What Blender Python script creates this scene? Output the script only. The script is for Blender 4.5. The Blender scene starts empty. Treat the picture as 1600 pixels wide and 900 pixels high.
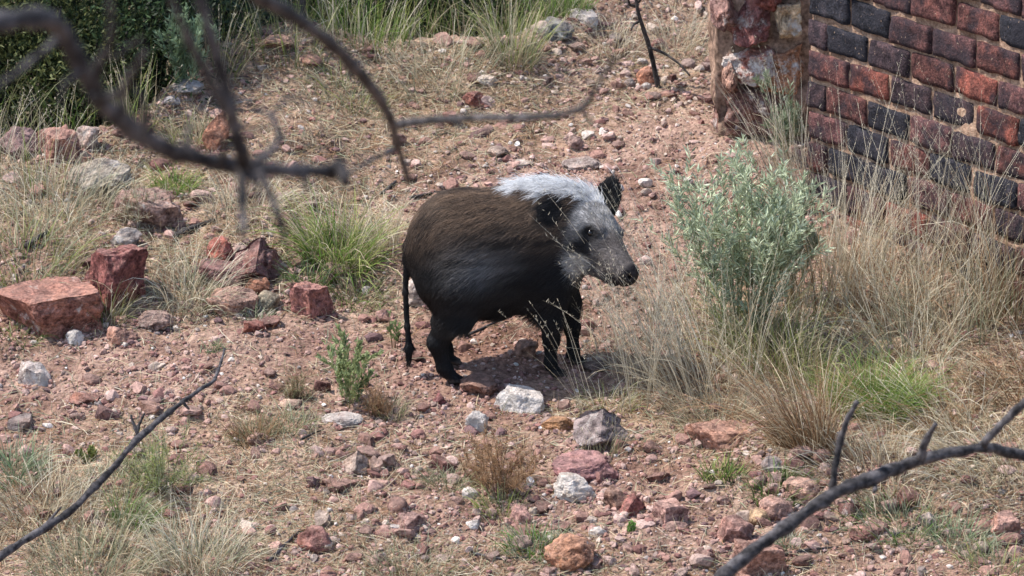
import bpy, math
import numpy as np
from mathutils import Vector, Matrix

# ------------------------------------------------------------------ camera, sky, sun, exposure
SC = bpy.context.scene
COL = SC.collection
PITCH = math.radians(17.0)
DIST = 14.0
FPX = 7560.0                                   # focal length in pixels of the 1600 px wide photograph
TGT = np.array([0.0, 0.0, 0.27])
CX = np.array([1.0, 0, 0]); CY = np.array([0, math.sin(PITCH), math.cos(PITCH)]); CZ = np.array([0, -math.cos(PITCH), math.sin(PITCH)])
CAM = TGT + DIST * CZ
cam = bpy.data.cameras.new('camera'); camo = bpy.data.objects.new('camera', cam); COL.objects.link(camo)
camo.location = CAM; camo.rotation_euler = (math.pi / 2 - PITCH, 0, 0)
cam.sensor_width = 36; cam.lens = FPX / 1600 * 36; cam.clip_start = 0.5; cam.clip_end = 2000
cam.dof.use_dof = True; cam.dof.focus_distance = DIST; cam.dof.aperture_fstop = 11.0
SC.camera = camo
SUN = np.array([-0.52, 0.06, 0.85]); SUN = SUN / np.linalg.norm(SUN)
w = bpy.data.worlds.new('World'); SC.world = w; w.use_nodes = True
nt = w.node_tree; sky = nt.nodes.new('ShaderNodeTexSky'); sky.sky_type = 'NISHITA'; sky.sun_disc = False
sky.sun_elevation = math.asin(SUN[2]); sky.sun_rotation = math.atan2(SUN[0], SUN[1])
bg = nt.nodes['Background']; bg.inputs[1].default_value = 0.15; nt.links.new(sky.outputs[0], bg.inputs[0])
sl = bpy.data.lights.new('sun', 'SUN'); slo = bpy.data.objects.new('sun', sl); COL.objects.link(slo)
sl.energy = 3.5; sl.angle = math.radians(0.8); sl.color = (1, 0.95, 0.88)
slo.rotation_euler = Vector(SUN).to_track_quat('Z', 'Y').to_euler()
vs = SC.view_settings; vs.view_transform = 'Standard'; vs.look = 'None'; vs.gamma = 1; vs.exposure = 1.02; vs.use_curve_mapping = False
SC.render.engine = 'CYCLES'
SC.cycles.use_denoising = True; SC.cycles.max_bounces = 8; SC.cycles.diffuse_bounces = 3; SC.cycles.glossy_bounces = 2
SC.cycles.transmission_bounces = 4; SC.cycles.use_adaptive_sampling = True; SC.cycles.adaptive_threshold = 0.015
SC.cycles.caustics_reflective = False; SC.cycles.caustics_refractive = False

# ------------------------------------------------------------------ noise and mesh helpers
def _hash(x, y, z, seed):
    h = (x.astype(np.uint32) * np.uint32(374761393) + y.astype(np.uint32) * np.uint32(668265263)
         + z.astype(np.uint32) * np.uint32(2147483647 - 1013) + np.uint32(seed * 2654435 + 97))
    h = (h ^ (h >> np.uint32(13))) * np.uint32(1274126177)
    h = (h ^ (h >> np.uint32(15))) * np.uint32(2246822519)
    return ((h ^ (h >> np.uint32(16))) & np.uint32(0xFFFFFF)).astype(np.float32) / np.float32(0x7FFFFF) - 1.0

def vnoise(x, y, z=None, seed=0):
    x = np.asarray(x, float); y = np.asarray(y, float)
    z = np.zeros_like(x) if z is None else np.asarray(z, float)
    xi = np.floor(x).astype(np.int64); yi = np.floor(y).astype(np.int64); zi = np.floor(z).astype(np.int64)
    fx, fy, fz = x - xi, y - yi, z - zi
    fx = fx * fx * fx * (fx * (fx * 6 - 15) + 10); fy = fy * fy * fy * (fy * (fy * 6 - 15) + 10); fz = fz * fz * fz * (fz * (fz * 6 - 15) + 10)
    def h(a, b, c): return _hash(xi + a, yi + b, zi + c, seed)
    def lerp(a, b, t): return a + (b - a) * t
    x00 = lerp(h(0, 0, 0), h(1, 0, 0), fx); x10 = lerp(h(0, 1, 0), h(1, 1, 0), fx)
    x01 = lerp(h(0, 0, 1), h(1, 0, 1), fx); x11 = lerp(h(0, 1, 1), h(1, 1, 1), fx)
    return lerp(lerp(x00, x10, fy), lerp(x01, x11, fy), fz)

def fbm(x, y, z=None, o=4, seed=0, g=0.5):
    a, s, f, n = 1.0, 0, 1.0, 0
    for k in range(o):
        s = s + a * vnoise(x * f + 7.3 * k, y * f - 3.1 * k, None if z is None else z * f + 1.7 * k, seed + k); n += a; a *= g; f *= 2.03
    return s / n

def smooth(t): t = np.clip(t, 0, 1); return t * t * (3 - 2 * t)
def lerp(a, b, t): return a + (b - a) * t

def mesh(name, v, faces, col=None, smooth_shade=False):
    me = bpy.data.meshes.new(name)
    v = np.asarray(v, np.float32); me.vertices.add(len(v)); me.vertices.foreach_set('co', v.ravel())
    fl = faces if isinstance(faces, list) else [faces]
    fl = [np.asarray(f, np.int32) for f in fl if len(f)]
    idx = np.concatenate([f.ravel() for f in fl]); tot = np.concatenate([np.full(len(f), f.shape[1], np.int32) for f in fl])
    st = np.concatenate([[0], np.cumsum(tot)[:-1]]).astype(np.int32)
    me.loops.add(len(idx)); me.loops.foreach_set('vertex_index', idx.astype(np.int32))
    me.polygons.add(len(tot)); me.polygons.foreach_set('loop_start', st); me.polygons.foreach_set('loop_total', tot)
    me.polygons.foreach_set('use_smooth', np.full(len(tot), smooth_shade))
    if col is not None:
        c = np.ones((len(v), 4), np.float32); c[:, :3] = col
        me.color_attributes.new('Col', 'FLOAT_COLOR', 'POINT').data.foreach_set('color', c.ravel())
    me.update(calc_edges=True); me.validate()
    return me

def link(name, data, mat=None, parent=None, loc=None, label=None, cat=None, group=None, kind=None, color=None):
    o = bpy.data.objects.new(name, data); COL.objects.link(o)
    if mat is not None and data is not None and len(data.materials) == 0: data.materials.append(mat)
    if parent is not None: o.parent = parent
    if loc is not None: o.location = [float(q) for q in loc]
    if label: o['label'] = label
    if cat: o['category'] = cat
    if group: o['group'] = group
    if kind: o['kind'] = kind
    if color is not None: o.color = tuple(float(q) for q in color) if len(color) == 4 else tuple(float(q) for q in color) + (0.0,)
    return o

def rotz(a): c, s = math.cos(a), math.sin(a); return np.array([[c, -s, 0], [s, c, 0], [0, 0, 1.0]])
def rand_rot(rng, n):
    q = rng.normal(size=(n, 4)); q /= np.linalg.norm(q, axis=1, keepdims=True); a, b, c, d = q.T
    return np.stack([np.stack([1 - 2 * (c * c + d * d), 2 * (b * c - a * d), 2 * (b * d + a * c)], -1),
                     np.stack([2 * (b * c + a * d), 1 - 2 * (b * b + d * d), 2 * (c * d - a * b)], -1),
                     np.stack([2 * (b * d - a * c), 2 * (c * d + a * b), 1 - 2 * (b * b + c * c)], -1)], 1)

def tube(pts, rad, n=8, seed=0, rough=0.0):
    """Closed tapered tube along a polyline that is smoothed first."""
    pts = np.asarray(pts, float); rad = np.asarray(rad, float)
    m = max(8, len(pts) * 6); s = np.concatenate([[0], np.cumsum(np.linalg.norm(np.diff(pts, axis=0), axis=1))])
    t = np.linspace(0, s[-1], m); P = np.stack([np.interp(t, s, pts[:, k]) for k in range(3)], 1); R = np.interp(t, s, rad)
    for _ in range(2):
        Q = P.copy(); Q[1:-1] = 0.25 * P[:-2] + 0.5 * P[1:-1] + 0.25 * P[2:]; P = Q
    T = np.gradient(P, axis=0); T /= np.linalg.norm(T, axis=1, keepdims=True) + 1e-9
    up = np.array([0.13, 0.31, 0.94]); A = np.cross(T, up); A /= np.linalg.norm(A, axis=1, keepdims=True) + 1e-9; B = np.cross(T, A)
    a = np.arange(n) / n * 2 * math.pi
    rr = R[:, None] * np.ones((1, n))
    if rough:
        base = P[:, None] + (A[:, None] * np.cos(a)[None, :, None] + B[:, None] * np.sin(a)[None, :, None]) * R.mean()
        k = 0.5 / max(R.mean(), 1e-4)
        rr = rr * (1 + rough * fbm(base[..., 0] * k, base[..., 1] * k, base[..., 2] * k, 3, seed))
    V = P[:, None] + rr[..., None] * (A[:, None] * np.cos(a)[None, :, None] + B[:, None] * np.sin(a)[None, :, None])
    i = np.arange(m - 1)[:, None] * n; j = np.arange(n)[None]; j2 = (j + 1) % n
    F = np.stack([i + j, i + j2, i + n + j2, i + n + j], -1).reshape(-1, 4)
    V = np.concatenate([V.reshape(-1, 3), P[:1], P[-1:]])
    c0, c1 = m * n, m * n + 1; jj = np.arange(n)
    F3 = np.concatenate([np.stack([np.full(n, c0), (jj + 1) % n, jj], 1), np.stack([np.full(n, c1), (m - 1) * n + jj, (m - 1) * n + (jj + 1) % n], 1)])
    return V, F, F3

def merge(parts):
    V, F4, F3, o = [], [], [], 0
    for v, f4, f3 in parts:
        V.append(v); F4.append(np.asarray(f4) + o); F3.append(np.asarray(f3) + o); o += len(v)
    return np.concatenate(V), [np.concatenate(F4), np.concatenate(F3)]

def ico(n):
    t = (1 + 5 ** .5) / 2
    V = [(-1, t, 0), (1, t, 0), (-1, -t, 0), (1, -t, 0), (0, -1, t), (0, 1, t), (0, -1, -t), (0, 1, -t), (t, 0, -1), (t, 0, 1), (-t, 0, -1), (-t, 0, 1)]
    F = [(0, 11, 5), (0, 5, 1), (0, 1, 7), (0, 7, 10), (0, 10, 11), (1, 5, 9), (5, 11, 4), (11, 10, 2), (10, 7, 6), (7, 1, 8),
         (3, 9, 4), (3, 4, 2), (3, 2, 6), (3, 6, 8), (3, 8, 9), (4, 9, 5), (2, 4, 11), (6, 2, 10), (8, 6, 7), (9, 8, 1)]
    V = [np.array(v, float) / np.linalg.norm(v) for v in V]
    for _ in range(n):
        mid = {}; G = []
        def m(a, b):
            k = (min(a, b), max(a, b))
            if k not in mid: q = V[a] + V[b]; V.append(q / np.linalg.norm(q)); mid[k] = len(V) - 1
            return mid[k]
        for a, b, c in F:
            x, y, z = m(a, b), m(b, c), m(c, a); G += [(a, x, z), (b, y, x), (c, z, y), (x, y, z)]
        F = G
    return np.array(V), np.array(F)
ICO = [ico(k) for k in range(5)]

# ------------------------------------------------------------------ camera rays and the terrain
def ray(u, v):
    d = CX * ((u - 800) / FPX) + CY * ((450 - v) / FPX) - CZ
    return d                                                       # unit depth along the view axis
def at(u, v, depth): return CAM + ray(u, v) * depth

SLOPE = 0.14
def base_plane(y): return np.where(y > 4, SLOPE * 4 + 0.03 * (y - 4), np.where(y < -5, -SLOPE * 5 + 0.05 * (y + 5), SLOPE * y))
def on_plane(u, v, dz=0.0):
    d = ray(u, v); t = (SLOPE * CAM[1] + dz - CAM[2]) / (d[2] - SLOPE * d[1]); return CAM + d * t
_c = np.array([on_plane(u, v, 0.08)[:2] for u, v in [(-300, 275), (0, 262), (120, 250), (220, 205), (300, 140), (370, 85), (480, 66), (620, 58), (800, 52), (880, 20), (980, -30), (1150, -80), (1700, -150)]])
def crest(x): return np.interp(x, _c[:, 0], _c[:, 1])

def height_raw(x, y):
    x = np.asarray(x, float); y = np.asarray(y, float)
    z = base_plane(y)
    far = np.exp(-(((x + 0.0) / 0.42) ** 2 + (y / 0.28) ** 2) ** 2)          # the level patch that the pig stands on
    near = np.exp(-(np.maximum(np.abs(x) - 3, 0) + np.maximum(np.abs(y) - 4, 0)) * 0.5)
    z = z + 0.10 * smooth((y - 0.28) / 0.45) * smooth((-0.42 - x) / 0.35)
    z = z + 0.05 * smooth((x - 0.35) / 0.5) * smooth((0.1 - np.abs(y + 0.55)) / 0.3 + 1)
    n = 0.045 * fbm(x * 1.3 + 5, y * 1.3, None, 3, 11) + 0.022 * fbm(x * 5, y * 5, None, 3, 21)
    z = z + n * (1 - 0.85 * far)
    cl = fbm(x * 16, y * 16, None, 3, 31)
    z = z + near * (0.020 * np.abs(cl) + 0.009 * fbm(x * 45, y * 45, None, 2, 41)) * (1 - 0.5 * far)
    yc = crest(x); q = y - yc
    z = z + 0.07 * np.exp(-((q + 0.12) / 0.22) ** 2) * (x < 1.2)
    z = z - (0.50 * smooth(q / 0.7) + 0.22 * np.clip(q - 0.4, 0, 4)) * smooth((1.3 - x) / 0.6)
    return z

FX = np.arange(-2.4, 2.4001, 0.014); FY = np.arange(-2.2, 3.9, 0.0155)
ext = np.array([0.03, 0.1, 0.25, 0.5, 0.9, 1.5, 2.4, 4, 6, 9, 14, 22, 35, 60, 100, 180, 320, 600])
GX = np.concatenate([FX[0] - ext[::-1], FX, FX[-1] + ext]); GY = np.concatenate([FY[0] - ext[::-1], FY, FY[-1] + ext])
XX, YY = np.meshgrid(GX, GY)
ZZ = height_raw(XX, YY)
NE = len(ext); FZ = ZZ[NE:-NE, NE:-NE]
def H(x, y):
    x = np.asarray(x, float); y = np.asarray(y, float)
    i = np.clip((x - FX[0]) / 0.014, 0, len(FX) - 1.001); j = np.clip((y - FY[0]) / 0.0155, 0, len(FY) - 1.001)
    a, b = i.astype(int), j.astype(int); s, t = i - a, j - b
    z = (FZ[b, a] * (1 - s) + FZ[b, a + 1] * s) * (1 - t) + (FZ[b + 1, a] * (1 - s) + FZ[b + 1, a + 1] * s) * t
    out = (x < FX[0]) | (x > FX[-1]) | (y < FY[0]) | (y > FY[-1])
    if np.any(out):
        z = np.array(z, float); xb, yb = np.broadcast_arrays(x, y)
        if z.ndim == 0: return height_raw(x, y)
        z[out] = height_raw(xb[out], yb[out])
    return z
def gp_many(u, v):
    u = np.asarray(u, float); v = np.asarray(v, float)
    d = CX[None] * ((u - 800) / FPX)[:, None] + CY[None] * ((450 - v) / FPX)[:, None] - CZ[None]
    den = d[:, 2] - SLOPE * d[:, 1]; tp = (SLOPE * CAM[1] - CAM[2]) / np.where(den > -.02, -.02, den)
    t = np.clip(tp, 9, 18) - 1.2; hit = np.zeros(len(u), bool)
    while np.any(~hit) and t.max() < 26:
        j = np.where(~hit)[0]; p = CAM + d[j] * t[j, None]; hit[j] = p[:, 2] < H(p[:, 0], p[:, 1])
        t = np.where(hit, t, t + 0.05)
    lo, hi = t - 0.05, t
    for _ in range(6):
        m = (lo + hi) / 2; p = CAM + d * m[:, None]; b = p[:, 2] < H(p[:, 0], p[:, 1]); hi = np.where(b, m, hi); lo = np.where(b, lo, m)
    p = CAM + d * hi[:, None]; p[:, 2] = H(p[:, 0], p[:, 1]); return p
def gp(u, v): return gp_many([u], [v])[0]
def ppm(p): return FPX / float(np.dot(np.asarray(p) - CAM, -CZ))    # photograph pixels per metre at a point

# zones given by where they lie on the slope: centre, radii (in photo pixels, turned to metres), weight
def zone_field(zs):
    out = []
    for u, v, ru, rv, wt in zs:
        p = on_plane(u, v, 0.03); q = on_plane(u, v - rv, 0.03); out.append((p[0], p[1], ru / ppm(p), abs(q[1] - p[1]), wt))
    def f(x, y):
        s = np.zeros_like(np.asarray(x, float))
        for a, b, ra, rb, wt in out: s = np.maximum(s, wt * np.exp(-(((x - a) / ra) ** 2 + ((y - b) / rb) ** 2) ** 1.5))
        return s
    return f
straw = zone_field([(120, 330, 330, 90, 1), (300, 420, 230, 75, .9), (560, 160, 260, 110, .9), (480, 330, 170, 110, 1), (820, 110, 150, 70, .6),
                    (1060, 60, 150, 80, .55), (1130, 590, 150, 110, 1), (1350, 560, 330, 190, 1), (1500, 690, 260, 90, 1), (1050, 640, 180, 60, .7),
                    (170, 790, 290, 120, .9), (430, 800, 190, 110, .75), (560, 700, 150, 60, .55), (850, 850, 140, 60, .5), (1450, 810, 200, 60, .5),
                    (420, 670, 130, 70, .6), (900, 610, 120, 40, .6), (330, 250, 200, 60, .8), (640, 880, 160, 50, .4), (600, 470, 60, 60, .5), (720, 870, 320, 50, .6), (640, 150, 320, 90, .95), (230, 650, 240, 30, .45), (1000, 100, 180, 70, .6), (480, 590, 120, 30, .3), (1150, 880, 260, 50, .35), (760, 700, 130, 70, .4)])
rubble = zone_field([(110, 250, 230, 55, 1), (330, 330, 120, 60, .5), (880, 100, 160, 80, 1), (1050, 130, 110, 70, .7), (1050, 790, 330, 100, 1), (1450, 850, 250, 60, .9),
                     (620, 720, 260, 110, .5), (240, 610, 320, 60, .4), (780, 220, 230, 70, .45), (420, 420, 120, 60, .5), (720, 610, 150, 30, .7), (560, 840, 200, 70, .5), (500, 110, 160, 50, .3)])

# ------------------------------------------------------------------ materials
def newmat(name):
    m = bpy.data.materials.new(name); m.use_nodes = True; n = m.node_tree; n.nodes.clear()
    out = n.nodes.new('ShaderNodeOutputMaterial'); return m, n, out
def nd(n, t, **kw):
    x = n.nodes.new(t)
    for k, v in kw.items():
        if k.startswith('i_'): x.inputs[int(k[2:]) if k[2:].isdigit() else k[2:].replace('_', ' ')].default_value = v
        else: setattr(x, k, v)
    return x
def noise_node(n, scale, detail=5, rough=0.6, coord=None):
    t = nd(n, 'ShaderNodeTexNoise'); t.inputs['Scale'].default_value = scale; t.inputs['Detail'].default_value = detail; t.inputs['Roughness'].default_value = rough
    if coord is not None: n.links.new(coord, t.inputs['Vector'])
    return t.outputs['Fac']
def ramp(n, fac, stops):
    r = nd(n, 'ShaderNodeValToRGB'); e = r.color_ramp.elements
    while len(e) < len(stops): e.new(0.5)
    for k, (p, c) in enumerate(stops): e[k].position = p; e[k].color = tuple(c) + (1,) if len(c) == 3 else c
    n.links.new(fac, r.inputs[0]); return r.outputs[0]
def mixc(n, fac, a, b, mode='MIX'):
    x = nd(n, 'ShaderNodeMix', data_type='RGBA', blend_type=mode)
    for k, s in ((0, fac), (6, a), (7, b)):
        if hasattr(s, 'links'): n.links.new(s, x.inputs[k])
        else: x.inputs[k].default_value = s if k == 0 else (tuple(s) + (1,) if len(s) == 3 else s)
    return x.outputs[2]
def mathn(n, op, a, b=0.5):
    x = nd(n, 'ShaderNodeMath', operation=op)
    for k, s in ((0, a), (1, b)):
        if hasattr(s, 'links'): n.links.new(s, x.inputs[k])
        else: x.inputs[k].default_value = s
    return x.outputs[0]
def pos(n): return nd(n, 'ShaderNodeNewGeometry').outputs['Position']
def bump(n, fac, strength, dist):
    b = nd(n, 'ShaderNodeBump'); b.inputs['Strength'].default_value = strength; b.inputs['Distance'].default_value = dist; n.links.new(fac, b.inputs['Height']); return b.outputs[0]
def principled(n, out, col, rough=0.85, normal=None, spec=0.25):
    p = nd(n, 'ShaderNodeBsdfPrincipled')
    if hasattr(col, 'links'): n.links.new(col, p.inputs['Base Color'])
    else: p.inputs['Base Color'].default_value = tuple(col) + (1,)
    if hasattr(rough, 'links'): n.links.new(rough, p.inputs['Roughness'])
    else: p.inputs['Roughness'].default_value = rough
    p.inputs['Specular IOR Level'].default_value = spec
    if normal is not None: n.links.new(normal, p.inputs['Normal'])
    n.links.new(p.outputs[0], out.inputs[0]); return p

def mat_soil():
    m, n, out = newmat('soil'); P = pos(n)
    a = nd(n, 'ShaderNodeAttribute', attribute_name='Col').outputs['Color']
    f1 = noise_node(n, 60, 6, .65, P); f2 = noise_node(n, 9, 4, .6, P); f3 = noise_node(n, 230, 3, .6, P)
    c = mixc(n, 1.0, a, ramp(n, f1, [(.36, (.5, .46, .45)), (.5, (1, 1, 1)), (.64, (1.4, 1.37, 1.35))]), 'MULTIPLY')
    c = mixc(n, 1.0, c, ramp(n, f2, [(.38, (.72, .68, .68)), (.5, (1, 1, 1)), (.62, (1.2, 1.22, 1.24))]), 'MULTIPLY')
    vo = nd(n, 'ShaderNodeTexVoronoi', i_Scale=75.0); n.links.new(P, vo.inputs['Vector'])
    hgt = mathn(n, 'ADD', mathn(n, 'MULTIPLY', vo.outputs['Distance'], -0.8), mathn(n, 'ADD', f1, mathn(n, 'MULTIPLY', f3, .6)))
    principled(n, out, c, .95, bump(n, hgt, .9, .006), .1); return m
def mat_rock():
    m, n, out = newmat('rock'); P = pos(n); oi = nd(n, 'ShaderNodeObjectInfo')
    f1 = noise_node(n, 22, 6, .7, P); f2 = noise_node(n, 90, 5, .7, P); f3 = noise_node(n, 11, 5, .6, P)
    c = mixc(n, 1.0, oi.outputs['Color'], ramp(n, f1, [(.36, (.38, .33, .35)), (.5, (1, 1, 1)), (.64, (1.6, 1.52, 1.45))]), 'MULTIPLY')
    c = mixc(n, 1.0, c, ramp(n, f2, [(.37, (.55, .52, .52)), (.5, (1, 1, 1)), (.63, (1.4, 1.4, 1.4))]), 'MULTIPLY')
    rust = ramp(n, f3, [(.52, (0, 0, 0)), (.66, (1, 1, 1))])
    c = mixc(n, mathn(n, 'MULTIPLY', rust, .35), c, (.30, .13, .065))
    # pale mineral crust: amount in the alpha of the object colour
    th = mathn(n, 'ADD', mathn(n, 'MULTIPLY', oi.outputs['Alpha'], 0.55), mathn(n, 'SUBTRACT', noise_node(n, 15, 6, .75, P), .72))
    pale = nd(n, 'ShaderNodeMath', operation='MULTIPLY', use_clamp=True, i_1=9.0); n.links.new(th, pale.inputs[0])
    c = mixc(n, pale.outputs[0], c, (.60, .54, .49))
    nz = nd(n, 'ShaderNodeSeparateXYZ'); n.links.new(nd(n, 'ShaderNodeNewGeometry').outputs['Normal'], nz.inputs[0])
    dust = nd(n, 'ShaderNodeMath', operation='MULTIPLY', use_clamp=True, i_1=1.4); n.links.new(mathn(n, 'SUBTRACT', mathn(n, 'ADD', mathn(n, 'MULTIPLY', nz.outputs[2], .55), noise_node(n, 34, 5, .7, P)), .62), dust.inputs[0])
    c = mixc(n, mathn(n, 'MULTIPLY', dust.outputs[0], .75), c, mixc(n, .5, oi.outputs['Color'], (.44, .31, .25)))
    vo = nd(n, 'ShaderNodeTexVoronoi', feature='DISTANCE_TO_EDGE', i_Scale=26.0); n.links.new(mixc(n, .06, P, nd(n, 'ShaderNodeTexNoise', i_Scale=30.0).outputs['Color']), vo.inputs['Vector'])
    crack = ramp(n, vo.outputs['Distance'], [(.0, (0, 0, 0)), (.05, (1, 1, 1))])
    hgt = mathn(n, 'ADD', mathn(n, 'ADD', f1, mathn(n, 'MULTIPLY', f2, .5)), mathn(n, 'MULTIPLY', crack, .22))
    principled(n, out, c, .88, bump(n, hgt, .9, .014), .15); return m
def mat_vcol(name, rough=.9, bscale=120, bdist=.003, var=.35):
    m, n, out = newmat(name); P = pos(n); a = nd(n, 'ShaderNodeAttribute', attribute_name='Col').outputs['Color']
    f = noise_node(n, bscale, 5, .65, P)
    c = mixc(n, 1.0, a, ramp(n, f, [(.36, (1 - var,) * 3), (.5, (1, 1, 1)), (.64, (1 + var,) * 3)]), 'MULTIPLY')
    principled(n, out, c, rough, bump(n, f, .6, bdist), .2); return m
def mat_blade(name, trans=.35, rough=.7):
    m, n, out = newmat(name); a = nd(n, 'ShaderNodeAttribute', attribute_name='Col').outputs['Color']
    p = nd(n, 'ShaderNodeBsdfPrincipled', i_Roughness=rough); p.inputs['Specular IOR Level'].default_value = .25; n.links.new(a, p.inputs['Base Color'])
    t = nd(n, 'ShaderNodeBsdfTranslucent'); n.links.new(a, t.inputs['Color'])
    x = nd(n, 'ShaderNodeMixShader', i_0=trans); n.links.new(p.outputs[0], x.inputs[1]); n.links.new(t.outputs[0], x.inputs[2]); n.links.new(x.outputs[0], out.inputs[0]); return m
def mat_bark(name, c0, c1, scale=60):
    m, n, out = newmat(name); P = pos(n); f = noise_node(n, scale, 6, .7, P); g = noise_node(n, scale * .25, 4, .6, P)
    c = mixc(n, 1.0, ramp(n, f, [(.37, c0), (.63, c1)]), ramp(n, g, [(.38, (.5, .5, .5)), (.62, (1.3, 1.3, 1.3))]), 'MULTIPLY')
    principled(n, out, c, .9, bump(n, f, .8, .004), .2); return m
def mat_brick():
    m, n, out = newmat('brick'); P = pos(n); oi = nd(n, 'ShaderNodeObjectInfo')
    f1 = noise_node(n, 26, 6, .7, P); f2 = noise_node(n, 140, 5, .7, P); f3 = noise_node(n, 8, 4, .6, P)
    c = mixc(n, 1.0, oi.outputs['Color'], ramp(n, f1, [(.36, (.35, .33, .37)), (.5, (1, 1, 1)), (.64, (1.9, 1.65, 1.5))]), 'MULTIPLY')
    c = mixc(n, 1.0, c, ramp(n, f2, [(.36, (.5, .5, .5)), (.5, (1, 1, 1)), (.64, (1.5, 1.5, 1.5))]), 'MULTIPLY')
    soot = ramp(n, f3, [(.48, (0, 0, 0)), (.6, (1, 1, 1))]); c = mixc(n, mathn(n, 'MULTIPLY', soot, .7), c, (.028, .026, .033))
    chips = ramp(n, noise_node(n, 75, 5, .7, P), [(.63, (0, 0, 0)), (.68, (1, 1, 1))]); c = mixc(n, mathn(n, 'MULTIPLY', chips, .75), c, (.42, .30, .22))
    hgt = mathn(n, 'ADD', f1, mathn(n, 'MULTIPLY', f2, .55))
    principled(n, out, c, .9, bump(n, hgt, 1.0, .012), .15); return m
def mat_mortar():
    m, n, out = newmat('mortar'); P = pos(n); f = noise_node(n, 90, 6, .7, P); g = noise_node(n, 10, 4, .6, P)
    c = mixc(n, 1.0, ramp(n, f, [(.36, (.27, .165, .11)), (.64, (.58, .39, .28))]), ramp(n, g, [(.38, (.62, .58, .56)), (.62, (1.15, 1.15, 1.15))]), 'MULTIPLY')
    principled(n, out, c, .95, bump(n, f, 1.0, .014), .1); return m
def mat_fur():
    m, n, out = newmat('fur'); a = nd(n, 'ShaderNodeAttribute', attribute_name='Col').outputs['Color']
    p = principled(n, out, a, .5, None, .22); return m
M = dict(soil=mat_soil(), rock=mat_rock(), gravel=mat_vcol('gravel'), blade=mat_blade('blade'), leaf=mat_blade('leaf', .3, .6),
         bark=mat_bark('bark', (.018, .016, .017), (.095, .085, .086)), darkbark=mat_bark('dark_bark', (.02, .017, .016), (.07, .06, .055)),
         brick=mat_brick(), mortar=mat_mortar(), plaster=mat_bark('plaster', (.14, .085, .06), (.38, .25, .18), 40), hide=mat_vcol('hide', .7, 200, .002, .2), fur=mat_fur())
_m, _n, _o = newmat('eye'); principled(_n, _o, (.008, .006, .005), .08, None, .6); M['eye'] = _m

# ------------------------------------------------------------------ ground
nx, ny = len(GX), len(GY)
ii = (np.arange(ny - 1)[:, None] * nx + np.arange(nx - 1)[None]).ravel()
GF = np.stack([ii, ii + 1, ii + nx + 1, ii + nx], 1)
GV = np.stack([XX.ravel(), YY.ravel(), ZZ.ravel()], 1)
sd = np.clip(straw(GV[:, 0], GV[:, 1]) + .25 * fbm(GV[:, 0] * 6, GV[:, 1] * 6, None, 3, 71), 0, 1)
sd[(np.abs(GV[:, 0]) > 2.5) | (GV[:, 1] < -2.4)] = .5
red = np.array([.228, .137, .102]); tan = np.array([.36, .275, .19]); pink = np.array([.315, .215, .170])
pk = smooth(.5 + .9 * fbm(GV[:, 0] * 2.2, GV[:, 1] * 2.2, None, 3, 81))[:, None]
pk = np.clip(pk + .35 * smooth((GV[:, 1] - .8) / .8)[:, None], 0, 1)
GC = lerp(lerp(red, pink, pk), tan, (.75 * sd)[:, None])
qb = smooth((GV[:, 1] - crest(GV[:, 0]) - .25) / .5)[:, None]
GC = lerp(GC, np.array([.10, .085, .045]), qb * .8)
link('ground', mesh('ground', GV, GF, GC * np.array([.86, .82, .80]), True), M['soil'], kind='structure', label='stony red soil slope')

rng = np.random.default_rng(5)
def frame_points(rng, n, u0=-90, u1=1690, v0=-30, v1=960):
    u = rng.uniform(u0, u1, n); v = rng.uniform(v0, v1, n); return gp_many(u, v)

STONEC = np.array([[.25, .14, .112], [.33, .205, .17], [.20, .10, .085], [.40, .275, .235], [.15, .088, .085], [.41, .32, .26], [.27, .19, .16], [.49, .42, .37], [.24, .20, .185], [.58, .54, .50]])
STONEN = ['reddish brown', 'dusty pink', 'dark red', 'pale pink', 'purplish brown', 'tan', 'brown', 'cream', 'grey', 'whitish']
STONEW = np.array([.24, .24, .15, .12, .09, .06, .06, .025, .012, .006]); STONEW = STONEW / STONEW.sum()

def make_gravel(name, n, smin, smax, lod, seed, fieldfun, label, bias=2.2, extra=None):
    rng = np.random.default_rng(seed); P = frame_points(rng, n)
    keep = rng.random(n) < fieldfun(P[:, 0], P[:, 1]); P = P[keep]
    if extra is not None: P = np.concatenate([P, extra])
    n = len(P)
    B, F = ICO[lod]; K = 12
    bases = []
    for k in range(K):
        b = B.copy()
        for _ in range(9):
            d = rng.normal(size=3); d /= np.linalg.norm(d); b = b - np.maximum(b @ d - rng.uniform(.45, .8), 0)[:, None] * d
        bases.append(b * rng.uniform(.6, 1.0, 3))
    bases = np.array(bases)
    s = smin * (smax / smin) ** (rng.random(n) ** bias)
    R = rand_rot(rng, n); V = np.einsum('nij,nkj->nki', R, bases[rng.integers(0, K, n)]) * s[:, None, None]; V[..., 2] *= .75
    P[:, 2] += s * .12; V = V + P[:, None]
    palew = (rng.random(n) < .32 * smooth((P[:, 1] - 1.1) / .6) * smooth((P[:, 0] + .6) / .5))[:, None]
    c = STONEC[rng.choice(len(STONEC), n, p=STONEW)]; c = np.where(palew, STONEC[rng.choice([3, 5, 7, 3, 6], n)], c) * rng.uniform(.75, 1.2, (n, 1))
    C = np.repeat(c, len(B), 0); Fa = (F[None] + (np.arange(n) * len(B))[:, None, None]).reshape(-1, 3)
    return link(name, mesh(name, V.reshape(-1, 3), Fa, C), M['gravel'], kind='stuff', label=label, cat='gravel')
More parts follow.
